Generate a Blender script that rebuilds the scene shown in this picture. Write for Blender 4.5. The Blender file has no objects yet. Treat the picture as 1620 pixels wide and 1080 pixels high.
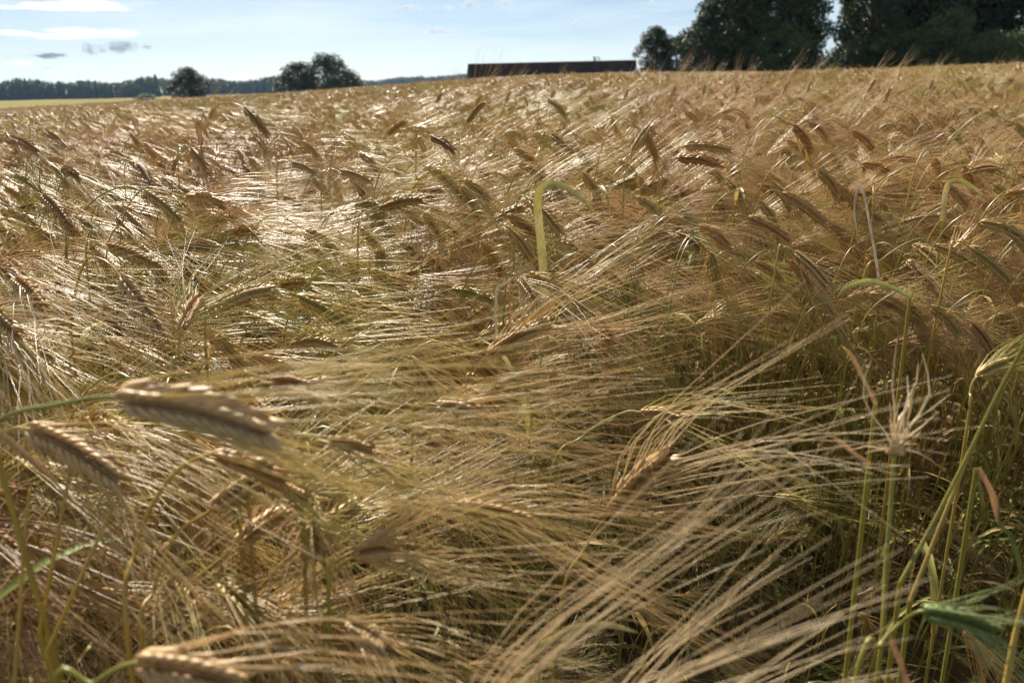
import bpy, math, random
import numpy as np
from mathutils import Vector, Matrix

R = math.radians
sc = bpy.context.scene
COL = sc.collection

# ------------------------------------------------------------------ camera
F_PX, CX, CY = 1200.0, 810.0, 540.0          # focal length in pixels of the 1620 px wide photo
CAM = Vector((0.0, 0.0, 0.95))
PITCH, ROLL = 18.5, 1.2
camd = bpy.data.cameras.new('camera')
camd.sensor_width = 36.0
camd.lens = F_PX / 1620 * 36.0
camd.clip_start, camd.clip_end = 0.02, 20000
camd.dof.use_dof = True
camd.dof.focus_distance = 1.05
camd.dof.aperture_fstop = 7.8
cam = bpy.data.objects.new('camera', camd)
COL.objects.link(cam)
CAM_R = Matrix.Rotation(R(90 - PITCH), 3, 'X') @ Matrix.Rotation(R(-ROLL), 3, 'Z')
cam.matrix_world = Matrix.Translation(CAM) @ CAM_R.to_4x4()
sc.camera = cam

# ------------------------------------------------------------------ light and sky
SUN_AZ, SUN_EL = -17.0, 36.0                  # azimuth from +Y towards +X
SKY_STRENGTH = 0.040
sund = bpy.data.lights.new('sun', 'SUN')
sund.energy, sund.angle, sund.color = 5.0, R(0.53), (1.0, 0.91, 0.77)
sun = bpy.data.objects.new('sun', sund)
COL.objects.link(sun)
sd = Vector((math.sin(R(SUN_AZ)) * math.cos(R(SUN_EL)), math.cos(R(SUN_AZ)) * math.cos(R(SUN_EL)), math.sin(R(SUN_EL))))
sun.rotation_euler = sd.to_track_quat('Z', 'Y').to_euler()
sun.location = sd * 50

sc.view_settings.view_transform = 'Standard'
sc.view_settings.look = 'None'
sc.view_settings.gamma = 1.0
sc.view_settings.use_curve_mapping = False
sc.view_settings.exposure = 1.1

cy = sc.cycles
cy.max_bounces, cy.diffuse_bounces, cy.glossy_bounces = 4, 2, 1
cy.transmission_bounces, cy.transparent_max_bounces, cy.volume_bounces = 3, 4, 0
cy.use_denoising = True
cy.use_adaptive_sampling = True
cy.adaptive_threshold = 0.03
cy.sample_clamp_indirect = 6.0
cy.caustics_reflective = cy.caustics_refractive = False


class NT:
    """small helper around a node tree"""
    def __init__(s, tree):
        s.t = tree
        s.n = tree.nodes
        s.l = tree.links

    def new(s, kind, **kw):
        n = s.n.new(kind)
        for k, v in kw.items():
            if k.startswith('i_'):
                n.inputs[k[2:].replace('_', ' ')].default_value = v
            else:
                setattr(n, k, v)
        return n

    def link(s, a, b):
        s.l.new(a, b)

    def math(s, op, a, b=None, c=None, clamp=False):
        n = s.n.new('ShaderNodeMath')
        n.operation, n.use_clamp = op, clamp
        for i, v in enumerate((a, b, c)):
            if v is None:
                continue
            if isinstance(v, (int, float)):
                n.inputs[i].default_value = v
            else:
                s.l.new(v, n.inputs[i])
        return n.outputs[0]

    def mix(s, fac, a, b, blend='MIX'):
        n = s.n.new('ShaderNodeMix')
        n.data_type, n.blend_type = 'RGBA', blend
        for sock, v in ((n.inputs[0], fac), (n.inputs[6], a), (n.inputs[7], b)):
            if isinstance(v, (int, float)):
                sock.default_value = v
            elif isinstance(v, tuple):
                sock.default_value = (*v, 1.0) if len(v) == 3 else v
            else:
                s.l.new(v, sock)
        return n.outputs[2]

    def ramp(s, fac, stops, interp='LINEAR'):
        n = s.n.new('ShaderNodeValToRGB')
        n.color_ramp.interpolation = interp
        el = n.color_ramp.elements
        while len(el) < len(stops):
            el.new(0.5)
        for e, (p, c) in zip(el, stops):
            e.position, e.color = p, ((*c, 1.0) if len(c) == 3 else c)
        if fac is not None:
            s.l.new(fac, n.inputs[0])
        return n.outputs[0]


def build_world():
    w = bpy.data.worlds.new('World')
    sc.world = w
    w.use_nodes = True
    t = NT(w.node_tree)
    t.n.clear()
    out = t.new('ShaderNodeOutputWorld')
    bg = t.new('ShaderNodeBackground')
    bg.inputs[1].default_value = SKY_STRENGTH
    sky = t.new('ShaderNodeTexSky')
    sky.sky_type = 'NISHITA'
    sky.sun_disc = False
    sky.sun_elevation, sky.sun_rotation = R(SUN_EL), R(SUN_AZ)
    sky.air_density, sky.dust_density, sky.ozone_density = 0.72, 0.25, 2.5
    tc = t.new('ShaderNodeTexCoord')
    sep = t.new('ShaderNodeSeparateXYZ')
    t.link(tc.outputs['Generated'], sep.inputs[0])
    az = t.math('ARCTAN2', sep.outputs[0], sep.outputs[1])
    el = t.math('ARCSINE', sep.outputs[2])
    # thin high cloud, streaked along the horizon, all round the sky
    def vec(x, y, z=0.0):
        c = t.new('ShaderNodeCombineXYZ')
        for i, v in enumerate((x, y, z)):
            if isinstance(v, (int, float)):
                c.inputs[i].default_value = v
            else:
                t.link(v, c.inputs[i])
        return c.outputs[0]
    p1 = vec(t.math('MULTIPLY', az, 2.2), t.math('MULTIPLY', el, 22.0), 0.3)
    n1 = t.new('ShaderNodeTexNoise', i_Scale=1.6, i_Detail=4.0, i_Roughness=0.6)
    t.link(p1, n1.inputs['Vector'])
    veil = t.ramp(n1.outputs['Fac'], [(0.36, (0, 0, 0)), (0.70, (1, 1, 1))])
    veil = t.math('MULTIPLY_ADD', veil, 0.62, 0.06)
    S = 1.0 / SKY_STRENGTH
    col = t.mix(veil, sky.outputs[0], tuple(S * v for v in (0.42, 0.475, 0.505)))
    t.link(col, bg.inputs[0])
    t.link(bg.outputs[0], out.inputs[0])


build_world()


# ------------------------------------------------------------------ helpers
def smooth(a, b, x):
    t = min(1.0, max(0.0, (x - a) / (b - a)))
    return t * t * (3 - 2 * t)


def H(x, y):
    """height of the ground"""
    r = math.hypot(x, y)
    plane = 0.021 * x + 0.005 * y - 0.010 * max(0.0, -x - 3) + 0.0092 * max(0.0, y) * math.exp(-((x / max(y, 1.0) - 0.06) / 0.24) ** 2)
    plane = 7 * math.tanh(plane / 7)
    far = -2.0 + 0.0032 * max(0, y - 300) + 0.016 * max(0.0, x + 300) * smooth(300, 1200, r)
    far = min(far, 30.0)
    k = smooth(92, 150, r)
    bump = 0.035 * math.sin(x * 0.9 + 1.3) * math.sin(y * 0.7 + 0.4) * smooth(1.5, 6, r)
    swell = (0.25 * math.sin(x * 0.045) * math.cos(y * 0.05)) * smooth(10, 50, r)
    return plane * (1 - k) + far * k + bump * (1 - k) + swell


def at(px, py, d):
    """point of the place seen at a photo pixel, d metres deep"""
    return CAM + CAM_R @ Vector(((px - CX) / F_PX * d, (CY - py) / F_PX * d, -d))


CAM_RT = CAM_R.transposed()


def proj(p):
    q = CAM_RT @ (Vector(p) - CAM)
    if q.z > -1e-3:
        return None
    d = -q.z
    return CX + q.x / d * F_PX, CY - q.y / d * F_PX, d


class MB:
    """collects vertices and faces with a material slot each"""
    def __init__(s):
        s.v, s.f, s.m = [], [], []
        s.n = 0

    def add(s, verts, faces, mat=0):
        s.v.append(np.asarray(verts, dtype=np.float64).reshape(-1, 3))
        b = s.n
        for f in faces:
            s.f.append(tuple(i + b for i in f))
            s.m.append(mat)
        s.n += len(verts)

    def merge(s, o, M=None, remap=None):
        v = np.concatenate(o.v) if o.v else np.zeros((0, 3))
        if M is not None:
            A = np.array(M)
            v = v @ A[:3, :3].T + A[:3, 3]
        b = s.n
        s.v.append(v)
        s.f.extend(tuple(i + b for i in f) for f in o.f)
        s.m.extend(o.m if remap is None else [remap[i] for i in o.m])
        s.n += len(v)

    def mesh(s, name, mats, smooth_shade=True):
        me = bpy.data.meshes.new(name)
        v = np.concatenate(s.v) if s.v else np.zeros((0, 3))
        me.from_pydata(v.tolist(), [], s.f)
        for m in mats:
            me.materials.append(m)
        me.polygons.foreach_set('material_index', np.array(s.m, dtype=np.int32))
        if smooth_shade:
            me.polygons.foreach_set('use_smooth', np.ones(len(s.f), dtype=bool))
        me.update()
        return me


def obj(name, me, parent=None, M=None, **props):
    o = bpy.data.objects.new(name, me)
    COL.objects.link(o)
    if parent is not None:
        o.parent = parent
    if M is not None:
        o.matrix_basis = M
    for k, v in props.items():
        o[k] = v
    return o


def frames(P):
    """tangents and a steady pair of normals along a polyline"""
    P = np.asarray(P, float)
    T = np.gradient(P, axis=0)
    T /= np.linalg.norm(T, axis=1)[:, None] + 1e-12
    ref = np.array([0, 0, 1.0]) if abs(T[0][2]) < 0.9 else np.array([1.0, 0, 0])
    N = np.zeros_like(P)
    n = np.cross(T[0], ref)
    n /= np.linalg.norm(n)
    for i in range(len(P)):
        n = n - T[i] * np.dot(n, T[i])
        n /= np.linalg.norm(n) + 1e-12
        N[i] = n
    B = np.cross(T, N)
    return P, T, N, B


def tube(mb, P, rad, sides=4, mat=0, cap=False):
    P, T, N, B = frames(P)
    k = len(P)
    rad = np.broadcast_to(np.asarray(rad, float), (k,))
    a = np.arange(sides) * 2 * math.pi / sides
    V = (P[:, None] + rad[:, None, None] * (np.cos(a)[None, :, None] * N[:, None] + np.sin(a)[None, :, None] * B[:, None])).reshape(-1, 3)
    F = [(i * sides + j, i * sides + (j + 1) % sides, (i + 1) * sides + (j + 1) % sides, (i + 1) * sides + j) for i in range(k - 1) for j in range(sides)]
    if cap:
        F.append(tuple(range(sides))[::-1])
        F.append(tuple((k - 1) * sides + j for j in range(sides)))
    mb.add(V, F, mat)


def blade(mb, P, width, up, mat=0, fold=0.25):
    """a leaf blade: a folded ribbon along a line, widths per point"""
    P, T, _, _ = frames(P)
    V, F = [], []
    for i, p in enumerate(P):
        u = np.asarray(up[i] if np.ndim(up) == 2 else up, float)
        s = np.cross(T[i], u)
        s /= np.linalg.norm(s) + 1e-9
        n = np.cross(s, T[i])
        w = width[i] / 2
        V += [p - s * w + n * w * fold, p - s * w * 0.5 + n * w * fold * 0.3, p, p + s * w * 0.5 + n * w * fold * 0.3, p + s * w + n * w * fold]
        if i:
            b = (i - 1) * 5
            F += [(b + j, b + j + 1, b + j + 6, b + j + 5) for j in range(4)]
    mb.add(V, F, mat)


def catmull(pts, n=8):
    pts = [np.asarray(p, float) for p in pts]
    q = [2 * pts[0] - pts[1]] + pts + [2 * pts[-1] - pts[-2]]
    out = []
    for i in range(1, len(q) - 2):
        p0, p1, p2, p3 = q[i - 1:i + 3]
        for k in range(n):
            t = k / n
            out.append(0.5 * (2 * p1 + (p2 - p0) * t + (2 * p0 - 5 * p1 + 4 * p2 - p3) * t * t + (3 * p1 - p0 - 3 * p2 + p3) * t ** 3))
    out.append(pts[-1])
    return np.array(out)


def unit(v):
    v = np.asarray(v, float)
    return v / (np.linalg.norm(v) + 1e-12)


# ------------------------------------------------------------------ materials
def plant_mat(name, stops, rough=0.4, trans=0.3, spec=0.5, noise_scale=60.0, noise_amt=0.35, grad=None, stripes=False):
    m = bpy.data.materials.new(name)
    m.use_nodes = True
    t = NT(m.node_tree)
    t.n.clear()
    out = t.new('ShaderNodeOutputMaterial')
    oi = t.new('ShaderNodeObjectInfo')
    base = t.ramp(oi.outputs['Random'], stops)
    tc = t.new('ShaderNodeTexCoord')
    nz = t.new('ShaderNodeTexNoise', i_Scale=noise_scale, i_Detail=1.0)
    t.link(tc.outputs['Object'], nz.inputs['Vector'])
    if stripes:                                # long veins and withered blotches of a blade
        mp = t.new('ShaderNodeMapping')
        mp.inputs['Scale'].default_value = (1.0, 1.0, 0.06)
        t.link(tc.outputs['Object'], mp.inputs[0])
        vn = t.new('ShaderNodeTexNoise', i_Scale=900.0, i_Detail=2.0)
        t.link(mp.outputs[0], vn.inputs['Vector'])
        bl = t.new('ShaderNodeTexNoise', i_Scale=28.0, i_Detail=4.0, i_Roughness=0.65)
        t.link(tc.outputs['Object'], bl.inputs['Vector'])
        base = t.mix(t.ramp(bl.outputs['Fac'], [(0.46, (0, 0, 0)), (0.62, (1, 1, 1))]), base, stripes)
        base = t.mix(1.0, base, t.math('MULTIPLY_ADD', vn.outputs['Fac'], 1.3, 0.35), 'MULTIPLY')
    v = t.math('MULTIPLY_ADD', t.math('SUBTRACT', nz.outputs['Fac'], 0.5), 2 * noise_amt, 1.0)
    # greener, later patches a metre or so across
    geo = t.new('ShaderNodeNewGeometry')
    pn = t.new('ShaderNodeTexNoise', i_Scale=1.7, i_Detail=1.0)
    t.link(geo.outputs['Position'], pn.inputs['Vector'])
    pf = t.ramp(pn.outputs['Fac'], [(0.50, (0, 0, 0)), (0.68, (1, 1, 1))])
    base = t.mix(t.math('MULTIPLY', pf, 0.45), base, t.mix(1.0, base, (0.86, 1.02, 0.55), 'MULTIPLY'))
    c = t.mix(1.0, base, v, 'MULTIPLY')
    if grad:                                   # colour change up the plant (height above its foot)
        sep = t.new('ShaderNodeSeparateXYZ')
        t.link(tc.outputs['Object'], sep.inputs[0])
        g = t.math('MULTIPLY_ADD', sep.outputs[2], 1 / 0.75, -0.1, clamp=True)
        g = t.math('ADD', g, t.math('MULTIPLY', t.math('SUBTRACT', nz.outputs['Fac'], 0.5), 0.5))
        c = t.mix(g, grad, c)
    bs = t.new('ShaderNodeBsdfPrincipled', i_Roughness=rough)
    bs.inputs['Specular IOR Level'].default_value = spec
    t.link(c, bs.inputs['Base Color'])
    tr = t.new('ShaderNodeBsdfTranslucent')
    t.link(c, tr.inputs[0])
    mx = t.new('ShaderNodeMixShader')
    mx.inputs[0].default_value = trans
    t.link(bs.outputs[0], mx.inputs[1])
    t.link(tr.outputs[0], mx.inputs[2])
    t.link(mx.outputs[0], out.inputs[0])
    return m


AWN = plant_mat('barley_awn', [(0.0, (0.50, 0.32, 0.19)), (0.3, (0.64, 0.44, 0.23)), (0.6, (0.70, 0.51, 0.25)), (0.82, (0.63, 0.50, 0.18)), (1.0, (0.46, 0.42, 0.14))], 0.34, 0.42, 0.44, 40, 0.25)
AWN_GOLD = plant_mat('barley_awn_golden', [(0.0, (0.65, 0.46, 0.22)), (0.5, (0.70, 0.51, 0.25)), (1.0, (0.64, 0.51, 0.19))], 0.28, 0.40, 0.6, 40, 0.25)
AWN_GREEN = plant_mat('barley_awn_greenish', [(0.0, (0.54, 0.46, 0.16)), (1.0, (0.58, 0.48, 0.19))], 0.32, 0.45, 0.45, 40, 0.3)
AWN_SILVER = plant_mat('barley_awn_glint', [(0.0, (0.78, 0.63, 0.41)), (1.0, (0.80, 0.67, 0.46))], 0.26, 0.42, 0.75, 40, 0.2)  # silvery awns, colour whitened to carry their sun glints
KERNEL = plant_mat('barley_kernel', [(0.0, (0.42, 0.23, 0.085)), (0.4, (0.58, 0.35, 0.13)), (0.75, (0.62, 0.41, 0.16)), (1.0, (0.44, 0.35, 0.11))], 0.45, 0.14, 0.4, 260, 0.4)
KERNEL_DARK = plant_mat('barley_kernel_brown', [(0.0, (0.38, 0.20, 0.08)), (0.6, (0.54, 0.32, 0.12)), (1.0, (0.60, 0.43, 0.20))], 0.45, 0.14, 0.4, 260, 0.4)
KERNEL_GREEN = plant_mat('barley_kernel_green', [(0.0, (0.14, 0.20, 0.05)), (0.5, (0.28, 0.34, 0.12)), (1.0, (0.46, 0.49, 0.22))], 0.45, 0.25, 0.4, 260, 0.3)
KERNEL_PALE = plant_mat('barley_kernel_pale', [(0.0, (0.46, 0.28, 0.12)), (0.5, (0.60, 0.40, 0.19)), (1.0, (0.64, 0.47, 0.25))], 0.48, 0.18, 0.35, 260, 0.4)
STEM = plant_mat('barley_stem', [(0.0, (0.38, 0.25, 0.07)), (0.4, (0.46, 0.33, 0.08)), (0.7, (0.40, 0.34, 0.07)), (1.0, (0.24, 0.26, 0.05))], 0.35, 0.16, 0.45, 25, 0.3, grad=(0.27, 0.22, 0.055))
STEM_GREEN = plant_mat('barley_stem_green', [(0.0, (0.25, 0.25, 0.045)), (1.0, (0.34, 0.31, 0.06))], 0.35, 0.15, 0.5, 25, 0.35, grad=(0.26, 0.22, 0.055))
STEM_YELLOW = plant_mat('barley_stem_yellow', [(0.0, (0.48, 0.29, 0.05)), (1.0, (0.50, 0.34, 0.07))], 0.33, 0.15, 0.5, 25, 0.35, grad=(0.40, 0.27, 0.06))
LEAF = plant_mat('barley_leaf', [(0.0, (0.34, 0.19, 0.08)), (0.35, (0.44, 0.30, 0.11)), (0.65, (0.38, 0.33, 0.09)), (1.0, (0.20, 0.25, 0.05))], 0.5, 0.35, 0.3, 30, 0.4)
LEAF_GREEN = plant_mat('barley_leaf_green', [(0.0, (0.36, 0.32, 0.09)), (1.0, (0.40, 0.34, 0.11))], 0.38, 0.2, 0.45, 60, 0.3, stripes=(0.50, 0.38, 0.16))
LEAF_DRY = plant_mat('barley_leaf_dry', [(0.0, (0.34, 0.18, 0.08)), (1.0, (0.42, 0.25, 0.11))], 0.5, 0.2, 0.3, 40, 0.4, stripes=(0.30, 0.17, 0.09))
AWN_UNRIPE = plant_mat('barley_awn_unripe', [(0.0, (0.34, 0.38, 0.16)), (1.0, (0.40, 0.43, 0.20))], 0.35, 0.35, 0.4, 40, 0.3)
STRAW_PALE = plant_mat('bleached_straw', [(0.0, (0.52, 0.42, 0.26)), (1.0, (0.54, 0.42, 0.27))], 0.3, 0.1, 0.6, 60, 0.3, stripes=(0.40, 0.29, 0.14))
CROP_MATS = [STEM, LEAF, KERNEL, AWN]


# ------------------------------------------------------------------ the ground
def ground_material():
    m = bpy.data.materials.new('ground_soil_and_fields')
    m.use_nodes = True
    t = NT(m.node_tree)
    bs = t.n['Principled BSDF']
    bs.inputs['Roughness'].default_value = 1.0
    bs.inputs['Specular IOR Level'].default_value = 0.0
    geo = t.new('ShaderNodeNewGeometry')
    sep = t.new('ShaderNodeSeparateXYZ')
    t.link(geo.outputs['Position'], sep.inputs[0])
    flat = t.new('ShaderNodeCombineXYZ')
    t.link(sep.outputs[0], flat.inputs[0])
    t.link(sep.outputs[1], flat.inputs[1])
    ln = t.new('ShaderNodeVectorMath', operation='LENGTH')
    t.link(flat.outputs[0], ln.inputs[0])
    n1 = t.new('ShaderNodeTexNoise', i_Scale=9.0, i_Detail=6.0)
    t.link(geo.outputs['Position'], n1.inputs['Vector'])
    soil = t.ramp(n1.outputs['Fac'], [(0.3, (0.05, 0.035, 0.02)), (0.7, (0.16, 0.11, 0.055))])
    n2 = t.new('ShaderNodeTexNoise', i_Scale=0.012, i_Detail=4.0)
    t.link(flat.outputs[0], n2.inputs['Vector'])
    meadow = t.ramp(n2.outputs['Fac'], [(0.40, (0.20, 0.19, 0.07)), (0.52, (0.25, 0.21, 0.09)), (0.64, (0.32, 0.26, 0.12))])
    k = t.new('ShaderNodeMapRange')
    k.inputs[1].default_value, k.inputs[2].default_value = 70.0, 95.0
    t.link(ln.outputs['Value'], k.inputs[0])
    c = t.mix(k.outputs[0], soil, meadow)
    t.link(c, bs.inputs['Base Color'])
    return m


def build_ground():
    rings = [0.0] + list(np.geomspace(0.6, 6000, 90))
    seg = 120
    V, F = [(0, 0, H(0, 0))], []
    for r in rings[1:]:
        for j in range(seg):
            a = 2 * math.pi * j / seg
            x, y = r * math.sin(a), r * math.cos(a)
            V.append((x, y, H(x, y)))
    for j in range(seg):
        F.append((0, 1 + (j + 1) % seg, 1 + j))
    for i in range(len(rings) - 2):
        for j in range(seg):
            a, b = 1 + i * seg + j, 1 + i * seg + (j + 1) % seg
            F.append((a, b, b + seg, a + seg))
    mb = MB()
    mb.add(V, F)
    obj('ground', mb.mesh('ground', [ground_material()]), kind='structure')


build_ground()


# ------------------------------------------------------------------ barn
def simple_mat(name, col, rough=0.6, var=0.3, scale=4.0, metallic=0.0, sheet=False):
    m = bpy.data.materials.new(name)
    m.use_nodes = True
    t = NT(m.node_tree)
    bs = t.n['Principled BSDF']
    bs.inputs['Roughness'].default_value = rough
    bs.inputs['Metallic'].default_value = metallic
    tc = t.new('ShaderNodeTexCoord')
    nz = t.new('ShaderNodeTexNoise', i_Scale=scale, i_Detail=6.0, i_Roughness=0.65)
    t.link(tc.outputs['Object'], nz.inputs['Vector'])
    v = t.math('MULTIPLY_ADD', t.math('SUBTRACT', nz.outputs['Fac'], 0.5), 2 * var, 1.0)
    if sheet:
        oi = t.new('ShaderNodeObjectInfo')
        v = t.math('MULTIPLY', v, t.math('MULTIPLY_ADD', oi.outputs['Random'], 0.7, 0.65))
        bs.inputs['Specular IOR Level'].default_value = 0.15
    t.link(t.mix(1.0, tuple(col), v, 'MULTIPLY'), bs.inputs['Base Color'])
    return m


def box(mb, lo, hi, mat=0):
    x0, y0, z0 = lo
    x1, y1, z1 = hi
    V = [(x0, y0, z0), (x1, y0, z0), (x1, y1, z0), (x0, y1, z0), (x0, y0, z1), (x1, y0, z1), (x1, y1, z1), (x0, y1, z1)]
    mb.add(V, [(0, 3, 2, 1), (4, 5, 6, 7), (0, 1, 5, 4), (1, 2, 6, 5), (2, 3, 7, 6), (3, 0, 4, 7)], mat)


def build_barn():
    D = 118.0
    pl, pr = at(741, 100, D), at(1003, 98, D)
    L = pr.x - pl.x
    gx, gy = pl.x, pl.y
    gz = min(H(gx, gy), H(pr.x, pr.y)) - 0.2
    ridge = (pl.z + pr.z) / 2 - gz
    half, eave = 5.6, ridge - 4.3
    root = obj('barn', None, None, Matrix.Translation((gx, gy, gz)) @ Matrix.Rotation(R(-4.5), 4, 'Z'),
               label='long low barn with a dark brown sheet roof behind the crop', category='barn')
    roofm = simple_mat('roof_sheet_brown', (0.036, 0.021, 0.017), 0.85, 0.5, 0.6, sheet=True)
    wallm = simple_mat('barn_board_red', (0.16, 0.035, 0.025), 0.8, 0.3, 2.0)
    trimm = simple_mat('barn_trim_white', (0.6, 0.58, 0.54), 0.7, 0.15, 2.0)
    # walls
    w = MB()
    for y in (-half + 0.5, half - 0.5):
        for i in range(int(L / 0.2)):
            x = 0.4 + i * 0.2
            if x + 0.19 > L - 0.4:
                break
            box(w, (x, y - 0.03 + 0.008 * (i % 2), 0), (x + 0.19, y + 0.03 + 0.008 * (i % 2), eave))
    obj('wall', w.mesh('long_wall', [wallm], False), root, kind='stuff')
    for x in (0.4, L - 0.4):
        g = MB()
        n = 52
        yy = np.linspace(-half + 0.5, half - 0.5, n)
        for i in range(n - 1):
            ym = max(abs(yy[i]), abs(yy[i + 1]))
            z = eave + (ridge - 0.15 - eave) * (1 - ym / half)
            box(g, (x - 0.03 + 0.008 * (i % 2), yy[i] + 0.004, 0), (x + 0.03 + 0.008 * (i % 2), yy[i + 1] - 0.004, z))
        obj('gable', g.mesh('gable', [wallm], False), root, kind='stuff')
    # roof slopes of lapped corrugated sheets
    for s in (-1, 1):
        n = 24
        for i in range(n):
            sh = MB()
            x0, x1 = L * i / n, L * (i + 1) / n + 0.06
            k = 13
            V, F = [], []
            lift = 0.012 * (i % 2)
            for j in range(k):
                x = x0 + (x1 - x0) * j / (k - 1)
                dz = 0.022 * (1 if j % 2 else -1) + lift
                V += [(x, s * (half + 0.35), eave - (ridge - eave) * 0.35 / half + dz), (x, s * 0.04, ridge - 0.02 + dz)]
                if j:
                    b = 2 * j
                    F.append((b - 2, b, b + 1, b - 1) if s < 0 else (b - 2, b - 1, b + 1, b))
            sh.add(V, F)
            obj('roof_sheet', sh.mesh('roof_sheet', [roofm], False), root)
    rc = MB()
    rc.add([(-0.1, -0.3, ridge - 0.14), (-0.1, 0, ridge + 0.06), (-0.1, 0.3, ridge - 0.14), (L + 0.15, -0.3, ridge - 0.14), (L + 0.15, 0, ridge + 0.06), (L + 0.15, 0.3, ridge - 0.14)],
           [(0, 3, 4, 1), (1, 4, 5, 2)])
    obj('ridge_cap', rc.mesh('ridge_cap', [roofm], False), root)
    for x in (-0.06, L + 0.1):
        for s in (-1, 1):
            b = MB()
            y1, z1 = s * (half + 0.36), eave - (ridge - eave) * 0.36 / half
            b.add([(x - .02, 0, ridge - .25), (x + .02, 0, ridge - .25), (x + .02, 0, ridge - .05), (x - .02, 0, ridge - .05),
                   (x - .02, y1, z1 - .22), (x + .02, y1, z1 - .22), (x + .02, y1, z1 - .02), (x - .02, y1, z1 - .02)],
                  [(0, 1, 2, 3), (4, 7, 6, 5), (0, 4, 5, 1), (1, 5, 6, 2), (2, 6, 7, 3), (3, 7, 4, 0)])
            obj('bargeboard', b.mesh('bargeboard', [roofm], False), root)


build_barn()


# ------------------------------------------------------------------ trees
def leaf_mat(name, dark, mid, light):
    m = bpy.data.materials.new(name)
    m.use_nodes = True
    t = NT(m.node_tree)
    t.n.clear()
    out = t.new('ShaderNodeOutputMaterial')
    geo = t.new('ShaderNodeNewGeometry')
    c = t.ramp(geo.outputs['Random Per Island'], [(0.0, dark), (0.55, mid), (1.0, light)])
    bs = t.new('ShaderNodeBsdfPrincipled', i_Roughness=0.5)
    bs.inputs['Specular IOR Level'].default_value = 0.2
    t.link(c, bs.inputs['Base Color'])
    tr = t.new('ShaderNodeBsdfTranslucent')
    t.link(c, tr.inputs[0])
    mx = t.new('ShaderNodeMixShader')
    mx.inputs[0].default_value = 0.15
    t.link(bs.outputs[0], mx.inputs[1])
    t.link(tr.outputs[0], mx.inputs[2])
    t.link(mx.outputs[0], out.inputs[0])
    return m


LEAF_OAK = leaf_mat('oak_leaf', (0.022, 0.036, 0.012), (0.034, 0.055, 0.017), (0.055, 0.08, 0.026))
LEAF_LIGHT = leaf_mat('birch_leaf', (0.045, 0.075, 0.02), (0.07, 0.11, 0.032), (0.10, 0.14, 0.045))
NEEDLE = leaf_mat('spruce_needle', (0.016, 0.030, 0.016), (0.024, 0.042, 0.022), (0.035, 0.055, 0.028))
BARK = simple_mat('bark', (0.07, 0.055, 0.04), 0.9, 0.4, 6.0)


def tree_meshes(seed, height, spread, clear, leaves, leaf_size, n_clump, mat, clump=0.22, droop=0.0, top_bias=0.0):
    """trunk with limbs, and a crown of leaf sprays gathered in clumps at the limb ends"""
    rng = random.Random(seed)
    nr = np.random.default_rng(seed)
    tm = MB()
    tr = height * 0.022 + 0.03
    lean = (rng.uniform(-.05, .05) * height, rng.uniform(-.05, .05) * height)
    axis = [np.array([lean[0] * (k / 6) ** 2 + rng.uniform(-.01, .01) * height, lean[1] * (k / 6) ** 2, height * 0.86 * k / 6]) for k in range(7)]
    axis[0] = np.array([0, 0, -0.3])
    tube(tm, axis, [tr * (1.25 - 1.1 * k / 6) for k in range(7)], 8)
    centers = []
    for i in range(n_clump):
        f = (i + rng.random()) / n_clump
        zz = clear + (1 - clear) * f ** (0.9 - top_bias)
        prof = math.sin(math.pi * min(1, max(0.02, 0.18 + 0.80 * (zz - clear) / (1 - clear)))) ** 0.65
        a = i * 2.39996 + rng.uniform(-.5, .5)
        rr = spread * prof * rng.uniform(0.45, 1.02)
        z = zz * height - droop * rr
        c = np.array([rr * math.cos(a), rr * math.sin(a), z])
        centers.append((c, spread * clump * rng.uniform(0.7, 1.35)))
        s0 = max(0.25 * clear + 0.1, zz - 0.18) * height
        p0 = np.array([lean[0] * (s0 / height) ** 2, lean[1] * (s0 / height) ** 2, min(s0, height * .84)])
        mid = (p0 + c) / 2 + np.array([0, 0, 0.06 * rr + rng.uniform(-.03, .03) * height])
        rad = tr * rng.uniform(0.22, 0.4)
        tube(tm, [p0, mid, c], [rad, rad * 0.6, rad * 0.15], 5)
        for _ in range(2):
            e = c + nr.normal(0, spread * clump * 0.6, 3)
            tube(tm, [mid, (mid + e) / 2 + nr.normal(0, .1, 3), e], [rad * 0.4, rad * 0.25, rad * 0.08], 4)
    # leaves: small rhombs
    C = np.array([c for c, _ in centers])
    S = np.array([s for _, s in centers])
    wgt = S ** 2
    idx = nr.choice(len(C), leaves, p=wgt / wgt.sum())
    d = nr.normal(size=(leaves, 3))
    d /= np.linalg.norm(d, axis=1)[:, None]
    rad = nr.random(leaves) ** 0.45
    P = C[idx] + d * (rad * S[idx])[:, None] * np.array([1.15, 1.15, 0.8])
    a = nr.normal(size=(leaves, 3))
    a[:, 2] *= 0.6
    a /= np.linalg.norm(a, axis=1)[:, None]
    b = np.cross(a, nr.normal(size=(leaves, 3)))
    b /= np.linalg.norm(b, axis=1)[:, None] + 1e-9
    s = leaf_size * nr.uniform(0.6, 1.4, leaves)[:, None]
    V = np.stack([P - a * s, P + b * s * 0.5, P + a * s, P - b * s * 0.5], 1).reshape(-1, 3)
    me = bpy.data.meshes.new('crown')
    me.vertices.add(len(V))
    me.vertices.foreach_set('co', V.ravel())
    me.loops.add(len(V))
    me.loops.foreach_set('vertex_index', np.arange(len(V), dtype=np.int32))
    me.polygons.add(leaves)
    me.polygons.foreach_set('loop_start', np.arange(0, len(V), 4, dtype=np.int32))
    me.update(calc_edges=True)
    me.validate()
    me.materials.append(mat)
    return tm.mesh('trunk', [BARK]), me


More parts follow.
